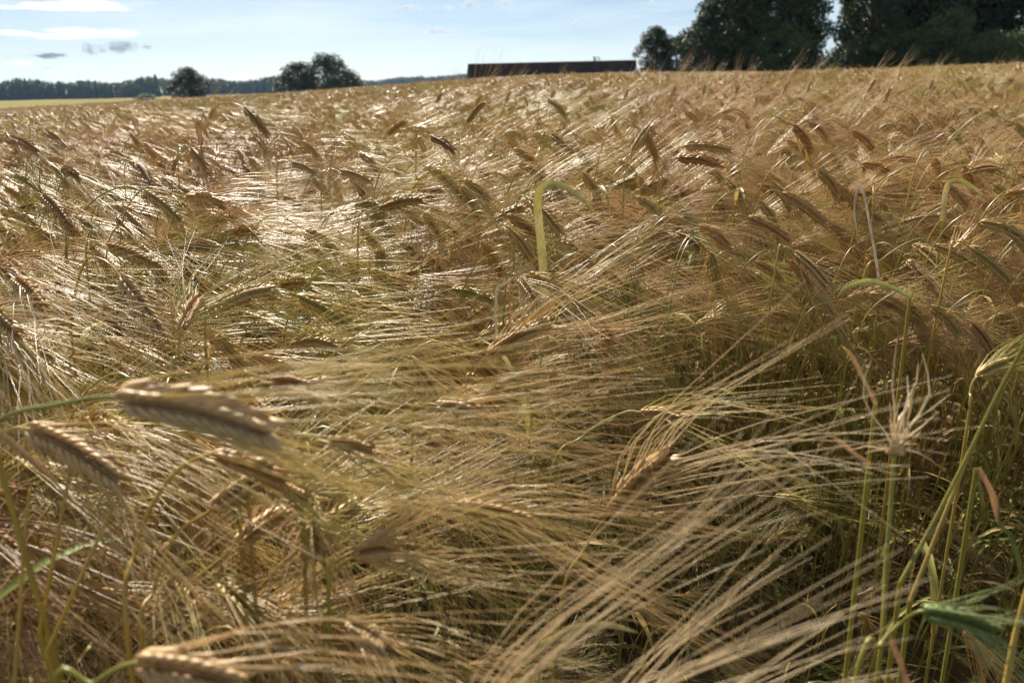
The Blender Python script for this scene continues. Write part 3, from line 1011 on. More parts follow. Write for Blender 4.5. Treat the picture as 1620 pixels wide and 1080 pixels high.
# ---- hero plants: ear base and tip, points along the stem (photo column, row, depth), look
HEROES = [
    # label, base, tip, stem points, options
    ('large blurred barley ear lying level on a green stem, nearest and largest', (182, 628, .36), (455, 694, .365), [(90, 640, .37), (0, 664, .39), (-130, 760, .42)], dict(stem='g', awn_len=.165, fan=6, target=(1000, 690, .40), roll=1.4, fat=1.45, extra=.5, pale=1)),
    ('barley ear with white-edged kernels just below the large blurred ear', (42, 678, .47), (205, 772, .45), [(5, 690, .49), (-60, 770, .52)], dict(pale=1, fan=7, roll=1.25, fat=1.35, extra=.2)),
    ('barley ear on a curved orange stem, hanging under the large blurred ear', (333, 718, .45), (465, 768, .47), [(270, 755, .45), (218, 860, .45), (206, 1050, .43)], dict(stem='y', roll=1.4, awng=1)),
    ('barley ear with pinkish kernels on a curved yellow stem', (332, 808, .50), (432, 752, .53), [(278, 848, .50), (244, 930, .49), (228, 1060, .47)], dict(stem='y', pale=1, roll=1.2, fan=14, awng=1, fat=1.3)),
    ('barley ear cut by the bottom edge of the photo, far left', (213, 1048, .33), (400, 1088, .33), [(150, 1080, .34), (90, 1150, .35)], dict(roll=1.3, fan=8, fat=1.4, extra=.3, pale=1)),
    ('barley ear with orange-brown kernels and long awns fanning up to the right', (965, 810, .64), (1070, 714, .59), [(925, 868, .65), (885, 970, .645)], dict(stem='y', roll=1.6, fan=5, awn_len=.205, target=(1470, 570, .40), silver=1, pale=1, fat=1.6, extra=.25)),
    ('barley ear with a bright tip hanging down from a short hooked stem', (188, 435, .80), (268, 548, .77), [(165, 412, .81), (136, 412, .82), (118, 470, .83), (114, 540, .83)], dict(stem='y', pale=1, roll=1.5)),
    ('barley ear nodding at the end of a low green arch of stem', (468, 467, .85), (566, 526, .86), [(440, 458, .85), (392, 470, .85), (345, 502, .84), (325, 540, .83)], dict(stem='g', roll=1.1)),
    ('barley ear under the low green arch, kernels beaded along its side', (328, 492, .80), (440, 455, .84), [(300, 512, .80), (275, 560, .8)], dict(roll=1.4, dark=1)),
    ('barley ear hanging from a tall bowed green stem, midway up the left side', (225, 302, 1.22), (296, 360, 1.20), [(190, 296, 1.23), (140, 326, 1.24), (104, 405, 1.22)], dict(stem='g', roll=1.4)),
    ('barley ear on a thin bowed stem above its neighbours, below the single round tree', (385, 170, 1.72), (426, 217, 1.68), [(363, 163, 1.74), (338, 173, 1.75), (318, 218, 1.74)], dict(stem='y', roll=1.5)),
    ('dark barley ear left of the tall bowed green stem', (66, 308, 1.25), (114, 362, 1.20), [(52, 312, 1.26), (45, 370, 1.26)], dict(stem='y', dark=1)),
    ('greenish barley ear on a long drooping stem, centre left', (447, 312, 1.60), (495, 338, 1.55), [(428, 308, 1.62), (402, 318, 1.63), (372, 360, 1.62)], dict(stem='g', awng=1)),
    ('barley ear tilted down, upper left beside the paired ears', (70, 207, 1.95), (107, 236, 1.90), [(58, 207, 1.96), (48, 240, 1.96)], {}),
    ('brown barley ear on a dark stem at the upper left edge', (15, 217, 1.75), (63, 243, 1.70), [(8, 212, 1.78), (-5, 250, 1.78)], dict(dark=1)),
    ('barley ear behind the big curled leaf', (836, 316, 1.12), (892, 376, 1.08), [(824, 311, 1.13), (815, 340, 1.14), (812, 430, 1.13)], dict(stem='g', leafspec=1)),
    ('barley ear with bleached awns hanging by the broken pale straw', (822, 440, .94), (856, 492, .90), [(808, 436, .95), (798, 480, .96)], dict(silver=1, pale=1, fan=12)),
    ('flat-lying barley ear on a thin pale stem, centre of the field', (714, 458, 1.08), (786, 478, 1.05), [(692, 467, 1.08), (664, 497, 1.07)], dict(roll=1.3)),
    ('small pale barley ear at the end of a dark green arched stem', (1014, 652, .74), (1086, 664, .70), [(985, 653, .75), (922, 690, .76), (868, 768, .75)], dict(stem='g', pale=1)),
    ('green unripe barley ear near the lower right corner', (1458, 966, .42), (1582, 1002, .42), [(1425, 985, .43), (1392, 1020, .43), (1350, 1090, .42)], dict(green=1, stem='g', awn_len=.045, fan=17, fat=1.25, extra=.8, roll=1.2, klen=.62)),
    ('barley ear slanting down right of the pale awn sweep, mid right', (1235, 305, 1.30), (1312, 358, 1.27), [(1215, 303, 1.31), (1196, 330, 1.32), (1184, 390, 1.31)], dict(dark=1)),
    ('barley ear just lower left of the slanting mid right ear', (1182, 343, 1.22), (1256, 386, 1.2), [(1163, 342, 1.23), (1148, 380, 1.23)], dict(dark=1)),
    ('barley ear hanging in shade below the slanting mid right ear', (1255, 398, 1.05), (1314, 456, 1.02), [(1240, 392, 1.06), (1226, 430, 1.06)], dict(dark=1)),
    ('pale barley ear lying level near the broken straw on the right', (1425, 353, 1.34), (1492, 341, 1.30), [(1405, 366, 1.34), (1390, 400, 1.33)], dict(pale=1)),
    ('barley ear at the end of a long green arch, far right', (1476, 388, 1.10), (1548, 424, 1.08), [(1448, 379, 1.11), (1396, 410, 1.12), (1362, 455, 1.11)], dict(stem='g')),
    ('barley ear nodding at the right edge beyond the long green arch', (1532, 390, 1.0), (1606, 452, .98), [(1512, 384, 1.01), (1496, 430, 1.01)], dict(stem='y')),
    ('upper of two stacked barley ears lying level, right of centre', (1080, 232, 1.38), (1164, 240, 1.34), [(1062, 242, 1.39), (1046, 290, 1.39)], dict(roll=1.4, target=(1310, 262, 1.25), fan=7)),
    ('lower of two stacked barley ears lying level, right of centre', (1068, 251, 1.42), (1148, 262, 1.38), [(1052, 262, 1.43), (1040, 310, 1.43)], dict(roll=1.1)),
    ('small greenish barley ear against the dark gap at the right edge', (1545, 596, .72), (1602, 572, .72), [(1535, 620, .72), (1528, 690, .72)], dict(awng=1, awn_len=.09)),
    ('barley ear below the bottom edge sending pale awns up to the right', (690, 1190, .40), (815, 1120, .37), [(640, 1230, .41)], dict(awn_len=.19, fan=4.5, target=(1290, 790, .33), silver=1, extra=.3)),
    ('barley ear under the bottom edge, its awns a small tuft beside the bigger fan', (930, 1200, .46), (1020, 1130, .44), [(900, 1240, .47)], dict(awn_len=.15, fan=6, target=(1330, 890, .40), silver=1, extra=.4)),
    ('silvery barley ear with curled silver awns, upper left', (215, 258, 1.55), (244, 300, 1.5), [(206, 256, 1.56), (198, 300, 1.56)], dict(silver=1, pale=1, fan=22)),
    ('barley ear in the upper left between the silvery ear and the thin bowed stem', (300, 235, 1.70), (330, 272, 1.66), [(290, 232, 1.71), (282, 270, 1.71)], dict(dark=1)),
    ('barley ear with white awns trailing right, left of centre', (536, 271, 1.5), (592, 290, 1.46), [(520, 270, 1.51), (508, 310, 1.51)], dict(silver=1)),
    ('barley ear lying right of the silvery ear, upper left', (460, 258, 1.62), (505, 277, 1.58), [(448, 257, 1.63), (438, 290, 1.63)], dict(dark=1)),
    ('dark barley ear in blue-grey shade, top centre', (680, 216, 1.50), (722, 242, 1.46), [(668, 215, 1.51), (658, 260, 1.51)], dict(dark=1)),
    ('barley ear whose yellowish awns fan out upward, left of centre', (286, 520, .70), (318, 470, .76), [(282, 560, .70), (278, 640, .69)], dict(awng=1, awn_len=.17, fan=17, target=(470, 340, 1.0))),
    ('brown barley ear with awns sweeping up to the right from the field centre', (772, 562, .76), (880, 508, .74), [(750, 590, .76), (735, 650, .75)], dict(dark=1, awn_len=.18, fan=11, target=(1170, 405, .68), roll=1.4, fat=1.3, extra=1.0)),
    ('barley ear with glittering silver awns at the left edge', (22, 440, .78), (72, 490, .74), [(8, 436, .79), (-8, 480, .8)], dict(silver=1, awn_len=.16, fan=15, target=(215, 610, .68))),
    ('second silver-awned ear at the left edge, lower and half out of frame', (-30, 485, .70), (35, 535, .67), [(-50, 482, .71), (-70, 540, .71)], dict(silver=1, awn_len=.16, fan=17, target=(190, 640, .60))),
    ('barley ear under the tall bowed green stem, left side', (168, 390, 1.0), (252, 423, .97), [(150, 388, 1.01), (138, 430, 1.01)], {}),
    ('shadowed barley ear with awns streaming up right, centre left', (598, 332, 1.15), (676, 316, 1.12), [(578, 345, 1.15), (566, 390, 1.15)], dict(dark=1, awn_len=.17)),
    ('barley ear pointing up to the right near the top centre', (612, 214, 1.9), (644, 191, 1.86), [(604, 226, 1.9), (600, 262, 1.9)], dict(dark=1)),
    ('barley ear below the dark barn roof, upper of two hanging ears', (865, 156, 2.25), (898, 186, 2.2), [(857, 154, 2.26), (851, 190, 2.26)], {}),
    ('barley ear below the dark barn roof, lower of two hanging ears', (870, 213, 1.75), (908, 246, 1.7), [(861, 211, 1.76), (854, 250, 1.76)], {}),
    ('barley ear low in the centre, blurred and lying level', (720, 800, .55), (850, 828, .53), [(690, 806, .56), (660, 860, .57)], dict(dark=1, roll=1.2, fan=8)),
    ('pale barley ear half hidden at the bottom, left of centre', (548, 985, .47), (620, 1030, .44), [(530, 985, .48), (512, 1030, .48)], dict(pale=1)),
    ('shaded barley ear directly behind the large blurred ear, awns streaming right', (430, 606, .52), (505, 620, .51), [(405, 612, .53), (385, 660, .54)], dict(dark=1, awn_len=.18, fan=9, target=(1020, 610, .47))),
    ('barley ear below the large blurred ear, awns streaming level to the right', (520, 700, .50), (596, 716, .48), [(495, 702, .51), (478, 760, .52)], dict(awn_len=.18, fan=9, target=(1080, 735, .45))),
    ('greenish barley ear left of the flat fan of awns, lower centre', (420, 770, .52), (492, 792, .50), [(398, 772, .53), (380, 830, .54)], dict(awng=1, awn_len=.17, fan=10, target=(900, 830, .46))),
    ('barley ear with a flat fan of awns, lower centre', (560, 880, .46), (640, 868, .45), [(535, 900, .47), (520, 960, .47)], dict(awn_len=.17, fan=13, target=(960, 800, .43))),
    ('barley ear at the gap in field centre, awns streaming towards the shattered head', (690, 640, .62), (760, 652, .60), [(668, 645, .63), (652, 700, .64)], dict(awn_len=.17, fan=9, target=(1150, 640, .55), dark=1)),
    ('barley ear with upright awns seen against the barn roof', (738, 196, 1.9), (768, 160, 1.9), [(730, 216, 1.9), (726, 250, 1.9)], dict(awn_len=.14, fan=13, target=(815, 72, 1.9))),
    ('barley ear with long awns rising before the tall grove', (1000, 240, 1.35), (1032, 196, 1.36), [(990, 268, 1.35), (986, 320, 1.35)], dict(awn_len=.15, fan=12, target=(1085, 95, 1.4))),
]

# tall ears whose upright awns break the skyline
for px_, py_, d_, dx_, lab_ in [
    (752, 158, 2.6, 26, 'tall barley ear whose awns cross the left end of the barn roof'),
    (800, 150, 3.0, 20, 'tall barley ear whose awns cross the barn roof a third along'),
    (872, 146, 3.4, 14, 'tall barley ear whose awns reach the middle of the barn roof'),
    (988, 144, 3.0, 16, 'tall barley ear whose awns reach the right end of the barn roof'),
    (1062, 140, 2.7, 22, 'tall barley ear with awns rising before the low dark bush by the grove'),
    (1112, 138, 3.3, 10, 'tall barley ear with awns rising before the shrubby tree by the barn'),
    (1164, 140, 2.9, 8, 'tall barley ear with nearly vertical awns before the tall grove'),
    (1238, 136, 2.8, 24, 'tall barley ear with awns slanting before the tree left of the sky gap'),
    (1276, 134, 3.0, 20, 'tall barley ear with awns slanting up into the sky gap'),
    (1372, 134, 2.6, 30, 'tall barley ear with fluffy awns before the trees right of the sky gap'),
    (1398, 150, 2.3, 26, 'tall barley ear with a long slanting awn tuft below the dark grove'),
    (1470, 130, 3.4, 14, 'tall barley ear with awns rising before the pale bushy tree'),
    (1562, 128, 3.2, 18, 'tall barley ear with awns rising before the long light green bush'),
    (690, 152, 3.0, 22, 'tall barley ear with awns just left of the barn'),
    (332, 176, 3.2, 12, 'tall barley ear with awns rising below the single round tree'),
]:
    py_ += 13
    HEROES.append((lab_, (px_, py_, d_), (px_ + dx_ * .45, py_ - 60 / d_, d_), [(px_ - 8, py_ + 20, d_), (px_ - 12, py_ + 60, d_)],
                   dict(awn_len=.13, fan=9, target=(px_ + dx_ * 3.2, py_ - 190 / d_, d_), extra=.7, gold=1)))

STEM_M = {'g': STEM_GREEN, 'y': STEM_YELLOW, None: STEM}
hero_lines = []          # (px, py, depth) samples that nearer crop must not hide
landmarks = []
KER_ME = {}


def kernel_mesh(mat):
    if mat.name not in KER_ME:
        KER_ME[mat.name] = []
        for k in range(3):
            rg = ((0.0, 0.35), (0.18, 0.84 + .05 * k), (0.40, 1.0), (0.70, 0.56 + .06 * k), (1.0, 0.12))
            KER_ME[mat.name].append(kernel_mb(6, rg, 0).mesh('kernel', [mat]))
    return KER_ME[mat.name]


def hero(i, label, base, tip, stem, opt):
    rng = random.Random(900 + i)
    b, t = np.array(at(*base)), np.array(at(*tip))
    sp = [np.array(at(*q)) for q in stem][::-1]
    low = sp[0]
    nxt = sp[1] if len(sp) > 1 else b
    hd = unit(np.array([low[0] - nxt[0], low[1] - nxt[1], 0])) * 0.03
    foot = np.array([low[0] + hd[0], low[1] + hd[1], 0.0])
    foot[2] = H(foot[0], foot[1])
    mid = low * 0.5 + foot * 0.5 + np.array([hd[0] * .3, hd[1] * .3, 0])
    pts = [foot, mid] + sp + [b]
    loc = np.array(foot)
    SP = catmull(pts + [b + (t - b) * 0.3], 7)[:-6] - loc
    bl, tl = b - loc, t - loc
    L = np.linalg.norm(tl - bl)
    dr = unit(tl - bl)
    sag = np.array([0, 0, 1]) * L * 0.045
    axis = [bl, (bl + tl) / 2 + sag, tl]
    # two-rowed ears lie with their flat face up to the light and the viewer
    _, _, Nn, Bb = frames(catmull(axis, 10))
    view = unit(np.array(CAM) - (b + t) / 2)
    st = unit(np.cross(dr, view))
    roll = math.atan2(float(st @ Bb[len(Bb) // 2]), float(st @ Nn[len(Nn) // 2])) + rng.uniform(-.3, .3)
    target = None
    if 'target' in opt:
        target = np.array(at(*opt['target'])) - loc
    scale_k = min(1.25, max(0.75, L / 0.085))
    n = 24 if L > 0.06 else 18
    P, K, G, A = ear_layout(axis, roll, rng, n=n, spread=26, klen=0.0165 * scale_k * opt.get('klen', 1.0), kwid=0.0030 * min(1.15, scale_k), awn_len=opt.get('awn_len', rng.uniform(.13, .155)),
                            awn_fan=opt.get('fan', 9) * 1.4, awn_target=target, fat=opt.get('fat', 1.0), extra=opt.get('extra', 0.45 if base[2] < .8 else 0.0), stiff=2.2)
    km = KERNEL_GREEN if opt.get('green') else KERNEL_DARK if opt.get('dark') else KERNEL_PALE if opt.get('pale') else KERNEL
    am = AWN_UNRIPE if opt.get('green') else AWN_SILVER if opt.get('silver') else AWN_GREEN if opt.get('awng') else AWN_GOLD if base[2] < .95 or opt.get('gold') else AWN
    root = obj('barley_plant', None, None, Matrix.Translation(loc), label=label, category='barley', group='barley plants of the near field')
    s = MB()
    tube(s, SP, np.linspace(0.0018, 0.0010, len(SP)), 6, 0)
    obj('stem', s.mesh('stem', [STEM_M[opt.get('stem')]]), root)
    lf = MB()
    k = int(len(SP) * 0.3)
    a = rng.uniform(0, 6.28)
    leaf_on(lf, SP[k], (math.cos(a), math.sin(a)), rng, 0.16, 0.008, 0)
    obj('leaf', lf.mesh('leaf', [LEAF]), root)
    if opt.get('leafspec'):
        pts = [np.array(at(*q)) - loc for q in [(862, 470, 1.03), (857, 400, 1.02), (851, 345, 1.01), (850, 312, 1.0), (860, 296, .995), (880, 292, .99), (905, 304, .985), (928, 322, .98), (944, 340, .98)]]
        P2 = catmull(pts, 4)
        toward = unit(np.array(CAM) - np.array(at(860, 350, 1.0)))
        ups = [unit(toward + np.array([0.5 * math.sin(3 * f), 0, 0.9 * f])) for f in np.linspace(0, 1, len(P2))]
        lm = MB()
        blade(lm, P2, np.interp(np.linspace(0, 1, len(P2)), [0, .3, .6, .85, 1], [.011, .012, .010, .006, .001]), np.array(ups), 0, 0.35)
        obj('leaf', lm.mesh('leaf', [LEAF_GREEN]), root, label='broad yellow-green leaf curled over at its top')
    ear = MB()
    tube(ear, P[::3], 0.0012, 5, 0)
    for M in G:
        ear.merge(KERN4, M, {2: 0})
    split = base[2] <= 1.3
    if not split:
        for M in K:
            ear.merge(KERN6, M, {2: 0})
    eo = obj('ear', ear.mesh('ear', [km]), root, kind='stuff')
    if split:
        for q, M in enumerate(K):
            obj('kernel', kernel_mesh(km)[q % 3], eo, M)
    aw = MB()
    for a in A:
        if opt.get('silver') and rng.random() < .5:
            a = a + np.array([0, 0, -1])[None] * (np.linspace(0, 1, len(a)) ** 2 * rng.uniform(0, .04))[:, None]
        awn_tube(aw, a, 0.00037, 0.00010, 6, 0)
    obj('awns', aw.mesh('awns', [am]), eo, kind='stuff')
    for f in np.linspace(0, 1, 6):
        q = proj(b + (t - b) * f)
        hero_lines.append((q[0], q[1], q[2], 26))
    for f in (.25, .5, .75):
        q = proj(A[len(A) // 2][int(f * 6)] + loc)
        if q:
            hero_lines.append((q[0], q[1], q[2], 20))
    for q in stem[:3]:
        hero_lines.append((q[0], q[1], q[2], 12))
    landmarks.append(((base[0] + tip[0]) / 2, (base[1] + tip[1]) / 2, label))


for i, hspec in enumerate(HEROES):
    hero(i, *hspec)


# ---- the shattered head, broken straws, loose leaves
def star_head():
    rng = random.Random(77)
    top = np.array(at(1416, 712, .50))
    low = np.array(at(1386, 1085, .49))
    foot = np.array([low[0] - .01, low[1], 0])
    foot[2] = H(foot[0], foot[1])
    root = obj('barley_plant', None, None, Matrix.Translation(foot), label='shattered barley head with white bristles on an upright green stem', category='barley', group='barley plants of the near field')
    s = MB()
    SP = catmull([np.zeros(3), (low - foot) * .6, low - foot, np.array(at(1402, 890, .5)) - foot, top - foot], 6)
    tube(s, SP, np.linspace(0.0018, 0.0014, len(SP)), 6)
    obj('stem', s.mesh('stem', [STEM_GREEN]), root)
    e = MB()
    c = top - foot
    for k in range(9):
        d = unit([rng.gauss(0, 1), rng.gauss(0, .6), rng.uniform(-.3, 1)])
        x = unit(np.cross(d, (0.3, .2, 1)))
        z = np.cross(x, d)
        e.merge(KERN6, basis(x * .0024, d * .0095, z * .0024, c - d * .002), {2: 0})
    eo = obj('ear', e.mesh('ear', [KERNEL_PALE]), root, kind='stuff')
    a = MB()
    for k in range(22):
        ang = rng.uniform(-1.9, 1.9) if k > 7 else rng.uniform(-.5, .5)
        d = np.array(CAM_R @ Vector((math.sin(ang), math.cos(ang), rng.uniform(-.5, .5))))
        ln = rng.uniform(.012, .035) if abs(ang) > .6 else rng.uniform(.03, .075)
        pts, cur, dd = [c], c.copy(), unit(d)
        for q in range(5):
            dd = unit(dd + np.array([rng.gauss(0, .2), rng.gauss(0, .2), rng.gauss(0.06, .2)]))
            cur = cur + dd * ln / 5
            pts.append(cur.copy())
        awn_tube(a, np.array(pts), 0.0009, 0.0002, 4, 0)
    obj('awns', a.mesh('awns', [AWN_SILVER]), eo, kind='stuff')
    for q in ((1416, 712), (1412, 800), (1402, 900), (1430, 640), (1395, 980)):
        hero_lines.append((*q, .5, 55 if q[1] < 720 else 22))
    landmarks.append((1416, 700, 'shattered white head'))


star_head()


def line_thing(name, cat, label, pts, width, mat, flat=True, part='blade'):
    """a straw or leaf followed along photo points; rooted at the ground"""
    W = [np.array(at(*q)) for q in pts]
    foot = W[0].copy()
    foot[2] = H(foot[0], foot[1])
    root = obj(name, None, None, Matrix.Translation(foot), label=label, category=cat)
    P = catmull([w - foot for w in W], 6)
    mb = MB()
    if flat:
        toward = unit(np.array(CAM) - W[len(W) // 2])
        ups = [unit(toward + np.array([.6 * math.sin(5 * f), 0, .5 + .4 * math.cos(4 * f)])) for f in np.linspace(0, 1, len(P))]
        blade(mb, P, np.interp(np.linspace(0, 1, len(P)), [0, .5, .85, 1], [width, width, width * .6, width * .08]), np.array(ups), 0, .5)
    else:
        tube(mb, P, np.linspace(width / 2, width / 2 * .7, len(P)), 6)
    obj(part, mb.mesh(part, [mat]), root)
    s = MB()
    tube(s, [np.zeros(3), (W[0] - foot) * .5 + np.array([.01, 0, 0]), W[0] - foot], [.002, .0019, .0018], 5)
    obj('stem', s.mesh('stem', [STEM]), root)
    for q in pts:
        hero_lines.append((*q, 10))


for args in [
    ('broken_straw', 'straw', 'broken pale straw with a sharp kink, centre of the field', [(786, 560, .92), (784, 500, .92), (786, 458, .92), (800, 448, .92), (842, 418, .91)], .004, STRAW_PALE),
    ('broken_straw', 'straw', 'dry reddish straw stub beside the kinked pale straw', [(808, 540, .95), (806, 480, .95), (810, 435, .95)], .004, LEAF_DRY),
    ('dry_leaf', 'leaf', 'long pale leaf folded downward beside the long green arch', [(1392, 455, 1.1), (1385, 410, 1.1), (1374, 350, 1.1), (1366, 308, 1.1), (1358, 298, 1.1), (1352, 330, 1.1), (1358, 380, 1.1)], .0045, STRAW_PALE),
    ('barley_leaf', 'leaf', 'yellow-green leaf bent over near the right edge', [(1492, 350, 1.2), (1494, 305, 1.2), (1506, 288, 1.19), (1530, 290, 1.18), (1560, 312, 1.17)], .009, LEAF_GREEN),
    ('barley_leaf', 'leaf', 'blue-green leaf tip lying above the long fanned awns', [(1440, 470, .8), (1400, 452, .8), (1370, 446, .8), (1340, 455, .8), (1325, 470, .8)], .007, LEAF_GREEN),
    ('dry_leaf', 'leaf', 'orange dry leaf crossing behind the long fanned awns', [(1385, 640, .66), (1365, 600, .66), (1345, 560, .66), (1330, 545, .66)], .0045, LEAF_DRY),
    ('dry_leaf', 'leaf', 'orange dry leaf pointing at the shattered white head', [(1375, 735, .55), (1350, 718, .55), (1328, 698, .55), (1318, 690, .55)], .0045, LEAF_DRY),
    ('dry_leaf', 'leaf', 'brown withered leaf hanging at the dark right edge', [(1545, 740, .6), (1562, 770, .6), (1575, 800, .6), (1580, 830, .6)], .006, LEAF_DRY),
    ('dry_leaf', 'leaf', 'small tan dry leaf lying in the gap at field centre', [(880, 620, .85), (874, 592, .85), (850, 588, .85), (815, 590, .85)], .008, LEAF_DRY),
    ('dry_leaf', 'leaf', 'rust coloured leaf below the big curled leaf', [(880, 640, .9), (872, 610, .9), (878, 580, .9)], .008, LEAF_DRY),
    ('dry_leaf', 'leaf', 'orange dry leaf slanting down from the left edge', [(-20, 670, .42), (40, 720, .42), (95, 765, .42)], .004, LEAF_DRY),
    ('dry_leaf', 'leaf', 'orange leaf curl on the bowed stem below the single round tree', [(318, 230, 1.7), (312, 195, 1.7), (320, 200, 1.7), (335, 228, 1.7)], .011, LEAF_DRY),
    ('dry_leaf', 'leaf', 'red-brown dry leaf near the bottom beside the green unripe ear', [(1435, 1085, .45), (1420, 1040, .45), (1408, 1000, .45)], .0045, LEAF_DRY),
    ('barley_leaf', 'leaf', 'dark green arched leaf with a glint, bottom centre', [(800, 1062, .48), (860, 1020, .48), (905, 997, .47), (960, 988, .46), (1010, 1000, .45)], .005, LEAF_GREEN),
]:
    line_thing(*args)
for args in [
    ('barley_straw', 'straw', 'pale green stem leaning out at the right edge', [(1425, 920, .52), (1475, 830, .52), (1535, 712, .51), (1580, 620, .50), (1640, 510, .48)], .0032, STEM_GREEN, False),
    ('barley_straw', 'straw', 'tan stem bowed beside the dark gap at the lower right', [(1440, 950, .55), (1480, 850, .55), (1522, 745, .55), (1545, 690, .55)], .0034, STEM, False),
    ('barley_straw', 'straw', 'thin yellow stem leftmost in the lower left', [(22, 1090, .44), (30, 980, .45), (38, 860, .46), (48, 770, .47)], .0028, STEM_YELLOW, False),
    ('barley_straw', 'straw', 'thin yellow stem slanting beside the leftmost one', [(62, 1000, .46), (85, 880, .46), (112, 740, .47), (122, 700, .47)], .0028, STEM_YELLOW, False),
    ('barley_straw', 'straw', 'yellow stem slanting right in the lower left, before the orange stem', [(75, 1030, .44), (115, 940, .44), (165, 830, .45), (180, 800, .45)], .0026, STEM_YELLOW, False),
    ('barley_straw', 'straw', 'yellow stem cut by the bottom right edge', [(1590, 1090, .45), (1605, 1010, .45), (1625, 930, .45)], .004, STEM_YELLOW, False),
]:
    line_thing(*args, part='culm')


# ---- the rest of the crop
HL = np.array(hero_lines)


def blocks_hero(p):
    q = proj(p)
    if q is None:
        return False
    d2 = (HL[:, 0] - q[0]) ** 2 + (HL[:, 1] - q[1]) ** 2
    return bool(np.any((d2 < HL[:, 3] ** 2) & (HL[:, 2] > q[2] - 0.03)))


def depth_ok(p):
    q = proj(p)
    if q is None:
        return (Vector(p) - CAM).length > 0.25
    lim = np.interp(q[1], [250, 500, 640, 800, 1080], [1.1, .78, .60, .52, .42])
    return q[2] > lim and q[1] > np.interp(q[0], [0, 740, 1000, 1620], [150, 60, 60, 60]) if q[2] < 1.6 else True


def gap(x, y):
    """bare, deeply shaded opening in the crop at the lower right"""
    return ((x - 0.46) / 0.34) ** 2 + ((y - 0.60) / 0.40) ** 2 < 1 or ((x - 0.16) / 0.20) ** 2 + ((y - 0.36) / 0.22) ** 2 < 1


